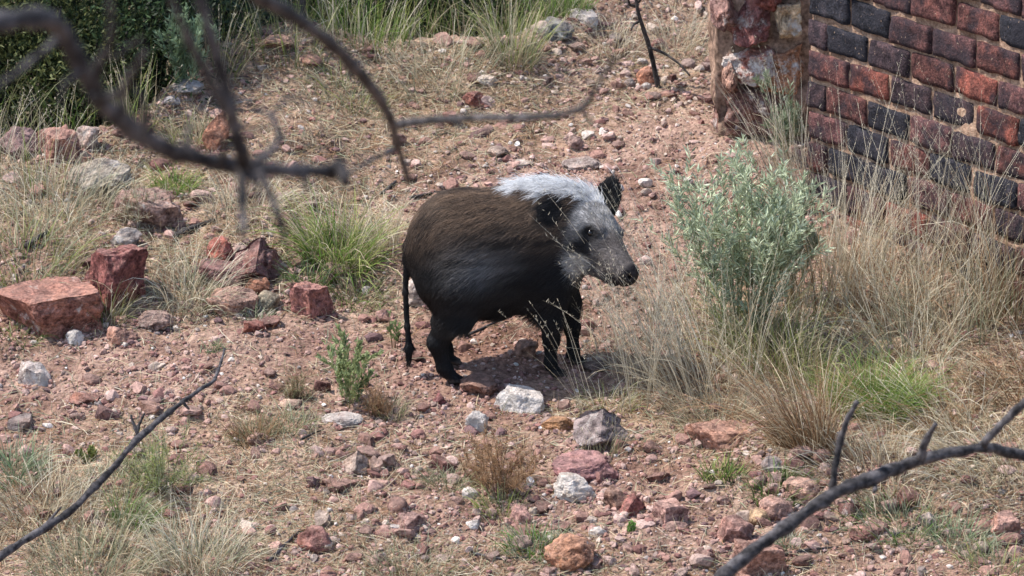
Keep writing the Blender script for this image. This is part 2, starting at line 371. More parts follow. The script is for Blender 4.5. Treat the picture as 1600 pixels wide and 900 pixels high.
# ------------------------------------------------------------------ stones
def rock_shape(seed, style='cut', lod=3, rough=.06, yaw=0.0):
    rng = np.random.default_rng(seed); V, F = ICO[lod]; V = V.copy()
    if style == 'block':
        ax = rand_rot(rng, 1)[0] if False else rotz(yaw)
        for d in (ax[:, 0], -ax[:, 0], ax[:, 1], -ax[:, 1], np.array([0, 0, 1.]), np.array([0, 0, -1.])):
            d = d + rng.normal(size=3) * .13; d /= np.linalg.norm(d); V = V - np.maximum(V @ d - rng.uniform(.5, .62), 0)[:, None] * d
        nc = 7
    elif style == 'slab':
        for d in (np.array([.12, -.1, 1.]), np.array([0, 0, -1.])):
            d = d / np.linalg.norm(d); V = V - np.maximum(V @ d - .4, 0)[:, None] * d
        nc = 9
    elif style == 'wedge':
        for d in (np.array([-.75, -.45, .55]), np.array([.72, -.5, .5]), np.array([.1, .9, .4])):
            d = d / np.linalg.norm(d); V = V - np.maximum(V @ d - .42, 0)[:, None] * d
        nc = 4
    elif style == 'round': nc = 5
    else: nc = 11
    for _ in range(nc):
        d = rng.normal(size=3); d /= np.linalg.norm(d); V = V - np.maximum(V @ d - rng.uniform(.55, .9) * (1.15 if style == 'round' else 1), 0)[:, None] * d
    r = np.linalg.norm(V, axis=1, keepdims=True); D = V / r
    o = rng.uniform(-50, 50, 3)
    nz = fbm(V[:, 0] * 2.2 + o[0], V[:, 1] * 2.2 + o[1], V[:, 2] * 2.2 + o[2], 5, seed, .55)
    n2 = fbm(V[:, 0] * 6.5 + o[1], V[:, 1] * 6.5 + o[2], V[:, 2] * 6.5 + o[0], 3, seed + 3, .6)
    V = V + D * (nz * rough * 2.0 + n2 * rough * .3)[:, None]
    lo, hi = V.min(0), V.max(0); V = (V - (lo + hi) / 2) / ((hi - lo) / 2)
    return V, F

def put_rock(u, vb, wpx, hpx, col, pale, style, seed, label, group, tilt=0.0, depth=.8, yaw=0.4, name='stone', cat='stone', lod=4, rough=.095, sink=.42):
    p = gp(u, vb); k = ppm(p); wd = wpx / k; ht = hpx / k / .97
    dp = wd * depth
    hz = max(.35 * ht, ht - dp * .29 * .6)                      # what of the seen height is real height rather than the top seen from above
    V, F = rock_shape(seed, style, lod, rough, yaw)
    V = V * np.array([wd / 2, dp / 2, hz / 2 * (1 + sink)])
    c, s = math.cos(tilt), math.sin(tilt); V = V @ np.array([[c, 0, s], [0, 1, 0], [-s, 0, c]]).T
    loc = p + np.array([0, dp * .42, 0]); loc[2] = H(loc[0], loc[1]) if abs(H(loc[0], loc[1]) - p[2]) < .12 else p[2]
    loc[2] = min(loc[2], p[2] + .05) + hz * (.5 - sink * .5)
    o = link(name, mesh(name, V, F), M['rock'], loc=loc, label=label, cat=cat, group=group, color=tuple(col) + (pale,))
    return o
RED = (.25, .085, .065); ORG = (.40, .15, .075); PNK = (.42, .22, .17); PUR = (.15, .085, .09); GRY = (.27, .24, .225); CRM = (.56, .46, .38); WHT = (.60, .545, .50); BRN = (.26, .16, .12); TAN = (.48, .34, .24); DRK = (.085, .06, .058)
HERO = [
 # u, base v, width, height, colour, pale, style, seed, depth, tilt, yaw, label
 (75, 530, 175, 92, (.30, .135, .10), .25, 'block', 3, .75, -.10, .5, 'large orange red boulder with flat overhanging side at the left edge'),
 (176, 492, 104, 98, (.22, .085, .075), .18, 'block', 14, .9, .06, .62, 'square dark red block standing behind the orange red boulder'),
 (404, 455, 96, 70, (.17, .085, .08), .22, 'wedge', 21, .9, .1, .3, 'big wedge shaped stone with pink top and black shaded side'),
 (343, 418, 44, 42, (.30, .09, .075), .05, 'cut', 22, .8, 0, .2, 'small brick red stone left above the pink topped wedge stone'),
 (345, 452, 76, 34, (.24, .12, .11), .1, 'slab', 23, .8, .15, .2, 'tilted purple slab below the brick red stone'),
 (362, 495, 84, 46, (.36, .22, .17), .1, 'cut', 24, .8, 0, .2, 'dusty pink stone half buried in dry grass among red rocks'),
 (404, 470, 44, 30, (.34, .15, .09), 0, 'cut', 25, .8, 0, .2, 'small rust orange stone in front of the wedge stone'),
 (418, 492, 40, 32, (.33, .30, .22), .2, 'cut', 26, .8, 0, .2, 'small olive grey stone left of the pink pointed block'),
 (486, 499, 68, 56, (.31, .14, .12), .1, 'block', 27, .8, 0, .85, 'pointed pinkish purple block under the green grass clump'),
 (397, 522, 34, 20, (.24, .09, .07), 0, 'cut', 28, .8, 0, .2, 'small dark red stone on bare soil below the grey green tuft'),
 (525, 440, 44, 30, (.42, .27, .21), .15, 'cut', 29, .8, 0, .2, 'pale pink stone tucked beneath the green grass clump'),
 (230, 358, 120, 62, (.33, .21, .17), .25, 'slab', 31, .7, .08, .2, 'wide pinkish grey ledge stone with dark underside in the grass'),
 (150, 305, 110, 56, (.30, .27, .22), .3, 'cut', 32, .7, .05, .2, 'large lichen grey boulder overgrown with dry grass'),
 (196, 388, 50, 30, (.35, .31, .28), .25, 'cut', 33, .7, 0, .2, 'grey stone under the wide ledge stone'),
 (92, 256, 74, 54, (.34, .18, .145), .1, 'block', 34, .8, 0, .5, 'blocky pink stone in the rubble by the dark bushes'),
 (28, 250, 70, 52, (.24, .15, .145), .15, 'cut', 35, .8, 0, .3, 'purplish grey stone at the far left of the rubble bank'),
 (44, 226, 30, 24, WHT, .5, 'round', 36, .8, 0, .3, 'round whitish stone on top of the rubble bank'),
 (78, 205, 32, 16, PNK, .1, 'cut', 37, .8, 0, .3, 'flat pink stone on the crest in front of dark bushes'),
 (135, 236, 40, 38, (.44, .33, .28), .3, 'cut', 38, .8, .3, .3, 'pale tilted stone beside the blocky pink stone'),
 (128, 258, 34, 20, (.50, .29, .2), .2, 'slab', 39, .8, .1, .3, 'small salmon coloured slab at the foot of the rubble bank'),
 (240, 136, 44, 42, (.13, .10, .13), 0, 'wedge', 41, .7, 0, .3, 'pointed dark violet stone in front of the dark bushes'),
 (290, 152, 56, 24, (.40, .38, .36), .4, 'cut', 42, .8, 0, .3, 'speckled light grey stone below the bluish green shrub'),
 (268, 172, 28, 18, (.36, .33, .32), .3, 'round', 43, .8, 0, .3, 'small grey stone under the speckled grey stone'),
 (338, 236, 44, 60, (.36, .17, .11), .2, 'cut', 44, .7, .1, .4, 'upright rust orange stone behind the blurred branches'),
 (430, 86, 62, 26, (.36, .21, .15), .05, 'cut', 45, .8, 0, .3, 'clod like brown stone on the crest near the dark post'),
 (740, 172, 36, 24, (.29, .12, .10), 0, 'cut', 46, .8, 0, .3, 'dark red stone in the gravel above the long thin twig'),
 (762, 136, 36, 18, CRM, .5, 'cut', 47, .8, 0, .3, 'cream stone at mid height of the upper slope'),
 (912, 42, 46, 24, WHT, .45, 'slab', 51, .9, .05, .3, 'large whitish slab on the crest at the top'),
 (872, 66, 52, 36, (.22, .23, .215), .25, 'cut', 52, .8, 0, .3, 'dark grey lichen mottled stone left of the whitish crest slab'),
 (850, 60, 44, 24, (.50, .38, .33), .4, 'round', 53, .8, 0, .3, 'pale pink rounded stone next to the lichen mottled stone'),
 (1012, 134, 36, 30, (.47, .22, .14), .05, 'round', 54, .8, .2, .3, 'smooth orange stone at the foot of the thin black sapling'),
 (1010, 140, 16, 11, WHT, .6, 'round', 55, .8, 0, .3, 'small white stone in front of the smooth orange stone'),
 (984, 138, 20, 14, GRY, .3, 'cut', 56, .8, 0, .3, 'small grey stone left of the smooth orange stone'),
 (900, 236, 28, 22, (.46, .31, .26), .2, 'cut', 57, .8, 0, .3, 'pale pink stone alone on the path above the pig'),
 (815, 262, 36, 10, CRM, .3, 'slab', 58, .8, 0, .3, 'flat cream chip on the path above the back of the pig'),
 (908, 268, 62, 24, (.36, .29, .26), .3, 'round', 59, .8, 0, .3, 'grey mottled mound like stone above the mane of the pig'),
 (812, 645, 80, 40, WHT, .75, 'slab', 61, .75, .06, .3, 'bright white quartz block in front of the front hooves'),
 (748, 622, 62, 34, (.22, .12, .09), .05, 'cut', 62, .8, 0, .5, 'brown blocky stone at the hind hoof of the pig'),
 (745, 678, 38, 36, (.64, .59, .56), .7, 'cut', 63, .8, 0, .3, 'white crumbly stone above the pinkish brown twiggy shrub'),
 (686, 634, 22, 20, (.22, .085, .085), 0, 'cut', 64, .8, 0, .3, 'small dark maroon stone below the hind hoof'),
 (872, 672, 64, 24, (.33, .17, .08), .05, 'cut', 65, .6, 0, .1, 'ochre brown bar shaped stone left of the grey boulder'),
 (941, 708, 92, 60, (.22, .18, .175), .25, 'wedge', 66, .8, .05, .5, 'large grey boulder with pale left face right of centre'),
 (915, 758, 104, 46, (.31, .155, .15), .0, 'slab', 67, .8, -.12, .3, 'flat pinkish purple slab below the grey boulder'),
 (900, 785, 70, 40, (.62, .52, .42), .6, 'cut', 68, .8, .2, .3, 'cream and white lump leaning on the flat purple slab'),
 (963, 800, 44, 44, (.32, .19, .14), .05, 'cut', 69, .8, 0, .3, 'brown stone right of the cream and white lump'),
 (985, 808, 48, 36, (.30, .12, .10), .05, 'cut', 70, .8, .15, .3, 'dark red stone in the lower stone pile'),
 (1047, 824, 60, 40, (.44, .26, .215), .15, 'block', 71, .8, 0, .6, 'pale pink angular block in the lower stone field'),
 (812, 820, 40, 30, (.46, .26, .215), .05, 'slab', 72, .8, .1, .3, 'flat pink chip left of the lower stone pile'),
 (890, 894, 80, 54, (.38, .19, .115), .2, 'cut', 75173, .8, .05, .5, 'orange and maroon block at the bottom below the purple slab'),
 (534, 668, 66, 22, (.46, .40, .37), .5, 'round', 74, .8, 0, .3, 'long speckled whitish stone lying beside the brown tuft'),
 (556, 742, 46, 38, (.40, .31, .255), .15, 'wedge', 75, .9, 0, .4, 'pyramid shaped beige stone with dark foot'),
 (586, 742, 26, 26, (.50, .33, .26), .2, 'cut', 76, .8, 0, .3, 'small salmon stone right of the beige pyramid stone'),
 (530, 770, 60, 20, (.26, .15, .12), 0, 'slab', 77, .8, .05, .3, 'flat brown stone with dark edge below the beige pyramid stone'),
 (455, 641, 40, 18, (.47, .32, .24), .2, 'round', 78, .8, 0, .3, 'pale sandy stone left of the green leafy weed'),
 (403, 698, 36, 18, (.28, .17, .13), 0, 'round', 79, .8, 0, .3, 'rounded brown stone under the brown tuft'),
 (52, 602, 54, 40, (.50, .42, .37), .5, 'slab', 81, .8, -.1, .3, 'pale mottled slab with dark foot on the bare soil at left'),
 (116, 541, 30, 24, (.60, .58, .55), .6, 'cut', 82, .8, .1, .3, 'small bluish white stone in front of the orange red boulder'),
 (190, 540, 50, 30, (.42, .24, .185), .1, 'cut', 83, .8, 0, .3, 'pink stone below the square dark red block'),
 (240, 518, 62, 32, (.36, .25, .21), .25, 'round', 84, .8, 0, .3, 'crumbly grey pink lump right of the square block'),
 (130, 634, 50, 22, (.27, .13, .10), 0, 'cut', 85, .8, .1, .3, 'reddish brown stone on the soil left of the fallen branch'),
 (1188, 824, 36, 30, (.50, .33, .19), .1, 'cut', 91, .8, 0, .3, 'yellowish orange stone in the lower stone field'),
 (1252, 790, 60, 34, (.48, .29, .22), .1, 'cut', 92, .8, .1, .3, 'salmon pink stone touching the dark branch from behind'),
 (1215, 818, 60, 40, (.38, .23, .185), .1, 'cut', 93, .8, 0, .3, 'dusty stone below the salmon pink stone'),
 (1150, 850, 60, 44, (.31, .17, .14), .05, 'cut', 94, .8, 0, .3, 'brownish red stone left of the yellowish orange stone'),
 (1188, 905, 92, 62, (.34, .19, .145), .05, 'block', 95, .8, 0, .4, 'large brown block at the bottom behind the dark branch'),
 (1206, 738, 34, 26, (.29, .255, .245), .2, 'round', 96, .8, .2, .3, 'grey rounded stone on the slope under the brown grass clump'),
 (1130, 708, 120, 44, (.40, .215, .155), .05, 'slab', 97, .8, .1, .3, 'broad pink soil covered stone below the dry grass'),
 (1452, 416, 24, 32, (.52, .36, .27), .2, 'cut', 98, .8, .2, .3, 'small salmon stone at the foot of the brick wall'),
 (1570, 842, 54, 40, (.44, .25, .2), .1, 'cut', 99, .8, 0, .3, 'pink stone at the lower right edge'),
 (1448, 826, 30, 24, (.50, .40, .34), .3, 'cut', 100, .8, .3, .3, 'pale upright stone at the lower right among green tufts'),
 (1350, 850, 50, 26, (.34, .17, .14), .05, 'cut', 101, .8, 0, .3, 'reddish flat stone under the forked dark branch'),
 (490, 868, 54, 40, (.29, .14, .12), .05, 'cut', 102, .8, 0, .4, 'dark pink block at the bottom left of centre'),
 (640, 835, 52, 34, (.33, .20, .17), .05, 'cut', 103, .8, 0, .3, 'rosy stone at the bottom near the white chip'),
 (617, 829, 18, 9, WHT, .8, 'slab', 104, .8, 0, .3, 'tiny bright white chip on the lower slope'),
 (655, 480, 50, 44, (.50, .40, .34), .35, 'round', 105, .8, 0, .3, 'pale stone behind the tail of the pig'),
 (600, 505, 30, 22, (.47, .28, .235), .1, 'cut', 106, .8, 0, .3, 'pink stone left of the tail of the pig'),
 (822, 560, 40, 28, (.26, .16, .125), .05, 'cut', 107, .8, 0, .3, 'brown stone beneath the belly of the pig'),
 (930, 584, 44, 22, (.13, .095, .085), 0, 'round', 108, .8, 0, .3, 'dark shadow stand-in stone right of the front hooves'),  # dark lump added where the pig's shadow falls, shade put into its colour
]
for (u, vb, wpx, hpx, c, pale, st, sd_, dp, tl, yw, lab) in HERO:
    put_rock(u, vb, wpx, hpx, c, pale, st, sd_, lab, 'stones on the slope', tl, dp, yw, name='boulder' if wpx > 85 else 'stone', lod=4 if wpx > 60 else 3)

def drift(x, y, k, sd_): return smooth(.5 + 1.1 * fbm(x * k, y * k, None, 3, sd_))
BANK = []
for h in HERO:
    q = gp(h[0], h[1]); k = ppm(q); m = int(h[2] * .55); a = rng.uniform(0, 6.283, m); rr = h[2] / k / 2 * rng.uniform(.85, 1.5, m)
    BANK.append(np.stack([q[0] + rr * np.cos(a), q[1] + h[2] / k * .35 + rr * np.sin(a) * .8, np.zeros(m)], 1))
BANK = np.concatenate(BANK); BANK[:, 2] = H(BANK[:, 0], BANK[:, 1])
make_gravel('gravel', 60000, .0028, .010, 0, 7, lambda x, y: np.clip(.35 + .75 * drift(x, y, 4, 301) - .5 * straw(x, y), .15, 1) * (y < crest(x) + .1), 'fine red and pink gravel strewn over the soil')
make_gravel('pebbles', 30000, .0070, .0190, 0, 8, lambda x, y: np.clip((.22 + .75 * drift(x, y, 3, 302)) * (.75 + .6 * rubble(x, y) - .35 * straw(x, y)), .08, 1) * (y < crest(x) + .05), 'loose pebbles scattered across the slope', 2.2, BANK)
make_gravel('loose_stones', 9000, .013, .036, 1, 9, lambda x, y: np.clip(.07 + .62 * rubble(x, y) ** 1.2 * drift(x, y, 3.3, 303) + .10 * drift(x, y, 2.2, 304), 0, 1) * (y < crest(x) + .05) * (1 - np.exp(-((x / .36) ** 2 + (y / .16) ** 2) ** 2)), 'broken stones heaped in rubble patches on the slope', 1.8)

# the many smaller stones: shared shapes, each its own object
shapes = []
for k in range(22):
    V, F = rock_shape(500 + k, ['cut', 'cut', 'block', 'slab', 'round', 'cut'][k % 6], 2, .05, k * .7); shapes.append(mesh('stone', V, F))
rng = np.random.default_rng(77)
P = frame_points(rng, 5000, 0, 1600, 0, 900); pr = rubble(P[:, 0], P[:, 1]) + .08; P = P[(rng.random(5000) < pr) & (P[:, 1] < crest(P[:, 0]) + .05)]
kept = []
for p in P:
    if len(kept) >= 235: break
    if abs(p[0] + .03) < .33 and abs(p[1]) < .16: continue
    if all((p[0] - q[0]) ** 2 + (p[1] - q[1]) ** 2 > .05 ** 2 for q in kept): kept.append(p)
USED = set()
NEAR = [(gp(h[0], h[1]), h[-1]) for h in HERO]
for p in kept:
    ci = rng.choice(len(STONEC), p=STONEW); s = rng.uniform(.013, .021) if rng.random() < .6 else rng.uniform(.021, .034)
    d = [(p[0] - q[0]) ** 2 + (p[1] - q[1]) ** 2 for q, _ in NEAR]; q, lab = NEAR[int(np.argmin(d))]
    dx, dy = p[0] - q[0], p[1] - q[1]
    side = ('right of' if dx > 0 else 'left of') if abs(dx) > abs(dy) else ('behind' if dy > 0 else 'in front of')
    wl = lab.split()[:5]
    while wl[-1] in ('with', 'in', 'on', 'of', 'at', 'and', 'left', 'right', 'under', 'below', 'beside', 'above', 'the', 'by', 'behind', 'next', 'lying', 'half', 'touching', 'front', 'beneath', 'to', 'leaning'): wl.pop()
    short = ' '.join(wl)
    size = 'tiny' if s < .017 else ('small' if s < .022 else 'fist sized')
    for _ in range(12):
        lb = f'{size} {STONEN[ci]} stone {side} the {short}'
        if lb not in USED: break
        ci = rng.choice(len(STONEC), p=STONEW)
    if lb in USED: continue
    USED.add(lb)
    o = link('stone', shapes[rng.integers(len(shapes))], M['rock'], label=lb, cat='stone', group='small stones on the slope',
             color=tuple(STONEC[ci] * rng.uniform(.85, 1.15)) + (rng.uniform(0, .3),), loc=(p[0], p[1], p[2] + s * .12))
    o.scale = (s * rng.uniform(.9, 1.5), s * rng.uniform(.8, 1.2), s * rng.uniform(.5, .85)); o.rotation_euler = (rng.uniform(-.35, .35), rng.uniform(-.35, .35), rng.uniform(0, 6.28))

# ------------------------------------------------------------------ brick wall and rubble stone pier
WA = math.radians(56.0)
wdir = np.array([math.cos(WA), -math.sin(WA), 0]); wnor = np.array([-math.sin(WA), -math.cos(WA), 0])
W0 = gp(1256, 300); W0 = np.array([W0[0], W0[1], W0[2] - .12])
CP = .0985; BL = .205; JT = .012; BD = .115; WLEN = 2.35; NCO = 13
def wpt(s, d, z): return W0 + wdir * s - wnor * d + np.array([0, 0, z])        # along, into the wall, up
def box_grid(lo, hi, n):
    """A box with subdivided faces, verts welded."""
    vs_, idx, F = [], {}, []
    def vid(i, j, k):
        if (i, j, k) not in idx: idx[(i, j, k)] = len(vs_); vs_.append((lo[0] + (hi[0] - lo[0]) * i / n[0], lo[1] + (hi[1] - lo[1]) * j / n[1], lo[2] + (hi[2] - lo[2]) * k / n[2]))
        return idx[(i, j, k)]
    for j in range(n[1]):
        for k in range(n[2]):
            F.append([vid(0, j, k), vid(0, j, k + 1), vid(0, j + 1, k + 1), vid(0, j + 1, k)]); F.append([vid(n[0], j, k), vid(n[0], j + 1, k), vid(n[0], j + 1, k + 1), vid(n[0], j, k + 1)])
    for i in range(n[0]):
        for k in range(n[2]):
            F.append([vid(i, 0, k), vid(i + 1, 0, k), vid(i + 1, 0, k + 1), vid(i, 0, k + 1)]); F.append([vid(i, n[1], k), vid(i, n[1], k + 1), vid(i + 1, n[1], k + 1), vid(i + 1, n[1], k)])
    for i in range(n[0]):
        for j in range(n[1]):
            F.append([vid(i, j, 0), vid(i, j + 1, 0), vid(i + 1, j + 1, 0), vid(i + 1, j, 0)]); F.append([vid(i, j, n[2]), vid(i + 1, j, n[2]), vid(i + 1, j + 1, n[2]), vid(i, j + 1, n[2])])
    return np.array(vs_, float), np.array(F)
def brick_shape(L, seed):
    rng = np.random.default_rng(seed); hs = np.array([L / 2, BD / 2, (CP - JT) / 2])
    V, F = box_grid(-hs, hs, (10 if L > .15 else 6, 3, 5)); r = .0075
    q = np.clip(V, -(hs - r), hs - r); d = V - q; ln = np.linalg.norm(d, axis=1, keepdims=True) + 1e-9
    V = q + d / ln * np.minimum(ln, r)
    o = rng.uniform(-40, 40, 3); nz = fbm(V[:, 0] * 22 + o[0], V[:, 1] * 22 + o[1], V[:, 2] * 22 + o[2], 3, seed)
    big = fbm(V[:, 0] * 8 + o[1], V[:, 1] * 8, V[:, 2] * 8 + o[2], 2, seed + 5)
    V = V + (V - q * .9) / (np.linalg.norm(V - q * .9, axis=1, keepdims=True) + 1e-6) * (nz * .008 + big * .005)[:, None]
    return mesh('brick', V, F, None, True)
SB = [brick_shape(BL - JT, 900 + k) for k in range(10)]; HB = [brick_shape(BL / 2 - JT, 950 + k) for k in range(5)]
wall = link('brick_wall', None, loc=W0, label='old wall of red and blackened bricks with sandy mortar at the upper right', cat='wall')
mw = Matrix.Translation(Vector(W0)); 
# mortar body, set back behind the brick faces, with a rough front
V, F = box_grid(np.array([.012, .0125, -.3]), np.array([WLEN, .235, NCO * CP - .012]), (110, 2, 80))
fr = V[:, 1] < .02; V[:, 1] += np.where(fr, .006 * fbm(V[:, 0] * 30, V[:, 2] * 30, None, 3, 61) + .005 * fbm(V[:, 0] * 6, V[:, 2] * 6, None, 2, 62), 0)
V[:, 2] += np.where(V[:, 2] > NCO * CP - .02, .012 * fbm(V[:, 0] * 12, V[:, 1] * 12, None, 3, 63), 0)
RW = np.stack([wdir, -wnor, np.array([0, 0, 1.])], 1)
link('mortar', mesh('mortar', V @ RW.T, F, None, True), M['mortar'], parent=wall)
BC = [((.150, .054, .042), .16), ((.108, .048, .043), .30), ((.088, .045, .045), .28), ((.055, .038, .043), .14), ((.026, .026, .033), .20)]
rng = np.random.default_rng(12); bp = np.array([q for _, q in BC]); bp = bp / bp.sum()
for r in range(-1, NCO):
    s = 0.0; first = True
    while s < WLEN - .05:
        half = first and (r % 2 == 0)
        L = BL / 2 if half else BL; first = False
        ci = rng.choice(len(BC), p=bp)
        col = np.array(BC[ci][0]) * rng.uniform(.8, 1.25)
        c = wdir * (s + L / 2 + rng.normal() * .003) - wnor * (BD / 2 + rng.normal() * .0035) + np.array([0, 0, (r + .5) * CP + rng.normal() * .0025])
        o = link('brick', (HB if half else SB)[rng.integers(5 if half else 10)], M['brick'], parent=wall, loc=c, color=tuple(col) + (1,))
        o.rotation_euler = (rng.normal() * .012, rng.normal() * .012, -WA + rng.normal() * .010 + (math.pi if rng.random() < .5 else 0)); s += L

# rubble stone pier behind the brick corner
pc = gp(1190, 214); pk_ = ppm(pc); PW = 150 / pk_; PH = .95
pier = link('stone_pier', None, loc=pc, label='rough rubble stone pier with flaking plaster left of the brick wall', cat='pier')
V, F = box_grid(np.array([-.5 * PW, .0, -.15]), np.array([.62 * PW, .30, PH]), (26, 10, 60))
o_ = fbm(V[:, 0] * 9, V[:, 1] * 9, V[:, 2] * 9, 4, 64) * .035
V[:, 1] += np.where(V[:, 1] < .01, o_, 0); V[:, 0] += np.where(V[:, 0] < -.49 * PW, o_ * 1.2 + .03 * smooth((.12 - V[:, 2]) / .1), 0)
link('mortar', mesh('mortar', V, F, None, True), M['plaster'], parent=pier)
PST = [ # centre u, v, width, height, colour, pale, style, seed
 (1172, 170, 92, 80, (.17, .095, .08), .25, 'block', 301), (1172, 100, 76, 66, (.30, .12, .09), .5, 'cut', 302), (1218, 104, 58, 64, (.42, .20, .11), .35, 'block', 303),
 (1168, 38, 54, 66, (.24, .10, .09), .35, 'cut', 304), (1226, 32, 40, 50, (.50, .38, .25), .3, 'block', 305), (1132, 20, 40, 60, (.26, .15, .13), .3, 'cut', 306),
 (1196, -6, 40, 50, (.24, .09, .075), .15, 'cut', 307), (1232, -24, 44, 40, (.34, .15, .11), .2, 'cut', 308), (1150, -50, 60, 50, (.28, .13, .10), .3, 'block', 309),
 (1205, -62, 50, 44, (.38, .2, .14), .2, 'cut', 310), (1160, -110, 70, 60, (.25, .11, .09), .3, 'block', 311), (1225, -112, 55, 54, (.33, .16, .11), .2, 'cut', 312), (1140, 118, 30, 60, (.34, .2, .15), .3, 'cut', 313), (1218, 152, 34, 30, (.30, .15, .11), .2, 'cut', 314)]
for u, v, wp, hp, c, pale, st, sd_ in PST:
    V, F = rock_shape(sd_, st, 4, .10, .1)
    zz = (214 - v) / pk_ / .956; xx = (u - 1190) / pk_
    link('stone', mesh('stone', V * np.array([wp / pk_ / 2 * 1.25, .105, hp / pk_ / 2 * 1.22]), F), M['rock'], parent=pier, loc=(xx, .025, zz), color=tuple(c) + (pale,))

# ------------------------------------------------------------------ grass, weeds and shrubs
def blades(rng, base, L, Wd, az, th0, bend, cb, ct, seg=4, clip=True, power=1.4, gloss=.0):
    n = len(base); s = np.linspace(0, 1, seg + 1)
    th = th0[:, None] + bend[:, None] * ((s[:-1] + s[1:]) / 2)[None] ** power
    d = np.stack([np.sin(th) * np.cos(az)[:, None], np.sin(th) * np.sin(az)[:, None], np.cos(th)], -1)
    P = np.concatenate([np.zeros((n, 1, 3)), np.cumsum(d * (L / seg)[:, None, None], 1)], 1) + base[:, None]
    dd = np.concatenate([d, d[:, -1:]], 1)
    side = np.stack([-np.sin(az), np.cos(az), np.zeros(n)], -1)[:, None] * np.ones((1, seg + 1, 1))
    phi = rng.uniform(-1.2, 1.2, n)[:, None, None]
    sv = side * np.cos(phi) + np.cross(dd, side) * np.sin(phi)
    wd = Wd[:, None] * (1.02 - s[None]) ** .6 / 2
    if clip:
        hz = H(P[..., 0].ravel(), P[..., 1].ravel()).reshape(P.shape[:2]) + .004
        P[..., 2] = np.where(np.arange(seg + 1)[None] > 0, np.maximum(P[..., 2], hz), P[..., 2])
    V = np.stack([P - sv * wd[..., None], P + sv * wd[..., None]], 2).reshape(-1, 3)
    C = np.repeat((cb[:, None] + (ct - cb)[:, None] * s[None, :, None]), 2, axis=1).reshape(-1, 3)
    k = np.arange(seg)[None] * 2 + (np.arange(n) * 2 * (seg + 1))[:, None]
    F = np.stack([k, k + 1, k + 3, k + 2], -1).reshape(-1, 4)
    return V, F, C, P
def cat3(L):
    V, F, C, o = [], [], [], 0
    for v, f, c in L: V.append(v); F.append(f + o); C.append(c); o += len(v)
    return np.concatenate(V), np.concatenate(F), np.concatenate(C)
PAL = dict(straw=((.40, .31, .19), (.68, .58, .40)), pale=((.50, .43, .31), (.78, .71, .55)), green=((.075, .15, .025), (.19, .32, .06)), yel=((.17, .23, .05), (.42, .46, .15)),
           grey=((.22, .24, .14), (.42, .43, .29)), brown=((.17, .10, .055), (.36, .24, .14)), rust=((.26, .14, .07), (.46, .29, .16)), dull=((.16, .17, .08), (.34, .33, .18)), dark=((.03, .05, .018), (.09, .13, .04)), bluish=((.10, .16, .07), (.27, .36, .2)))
def pal_pick(rng, names, n):
    k = rng.integers(0, len(names), n); b = np.array([PAL[q][0] for q in names])[k]; t = np.array([PAL[q][1] for q in names])[k]
    f = rng.uniform(.7, 1.2, (n, 1)); return b * f, t * f

# straw litter lying over the soil and short standing dry grass: nobody could count it
def litter(name, n, seed, lo, hi, th, label, width=.0026, pals=('straw', 'pale', 'straw', 'brown', 'brown', 'grey', 'rust'), fieldpow=1.0, bend=.4, patch=0.0):
    rng = np.random.default_rng(seed); P = frame_points(rng, n)
    f = straw(P[:, 0], P[:, 1]) ** fieldpow
    if patch: f = f * smooth(.5 + patch * fbm(P[:, 0] * 7, P[:, 1] * 7, None, 3, seed))
    pig = np.exp(-(((P[:, 0]) / .36) ** 2 + (P[:, 1] / .2) ** 2) ** 2)
    P = P[(rng.random(n) < np.clip(f, .14, 1)) & (P[:, 1] < crest(P[:, 0]) + .1) & (pig < .4)]; n = len(P)
    b, t = pal_pick(rng, pals, n)
    V, F, C, _ = blades(rng, P - [0, 0, .002], rng.uniform(lo, hi, n) * rng.uniform(.5, 1, n), rng.uniform(.6, 1.3, n) * width, rng.uniform(0, 6.283, n), rng.uniform(th[0], th[1], n), rng.normal(0, bend, n) + .3, b, t, 3)
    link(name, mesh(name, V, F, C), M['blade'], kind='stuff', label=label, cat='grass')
litter('dry_grass_litter', 145000, 101, .02, .12, (1.1, 1.65), 'bleached straw litter lying over the slope')
litter('short_dry_grass', 90000, 102, .02, .085, (.1, 1.0), 'short dry grass standing in patches on the slope', .0017, ('straw', 'pale', 'grey', 'straw', 'dull', 'brown'), 1.5, .7, 1.6)

def beyond_grass(n, seed):
    rng = np.random.default_rng(seed); x = rng.uniform(-2.2, 1.25, n); y = crest(x) + rng.uniform(.05, 2.4, n); P = np.stack([x, y, H(x, y) - .003], 1)
    b, t = pal_pick(rng, ('dull', 'dark', 'green', 'yel', 'straw', 'dull'), n)
    V, F, C, _ = blades(rng, P, rng.uniform(.08, .34, n), rng.uniform(.002, .004, n), rng.uniform(0, 6.283, n), np.abs(rng.normal(0, .3, n)), rng.normal(.5, .3, n), b * .8, t * .8, 4)
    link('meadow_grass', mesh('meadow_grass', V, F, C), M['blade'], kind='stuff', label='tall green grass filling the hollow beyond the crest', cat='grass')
beyond_grass(17000, 103)

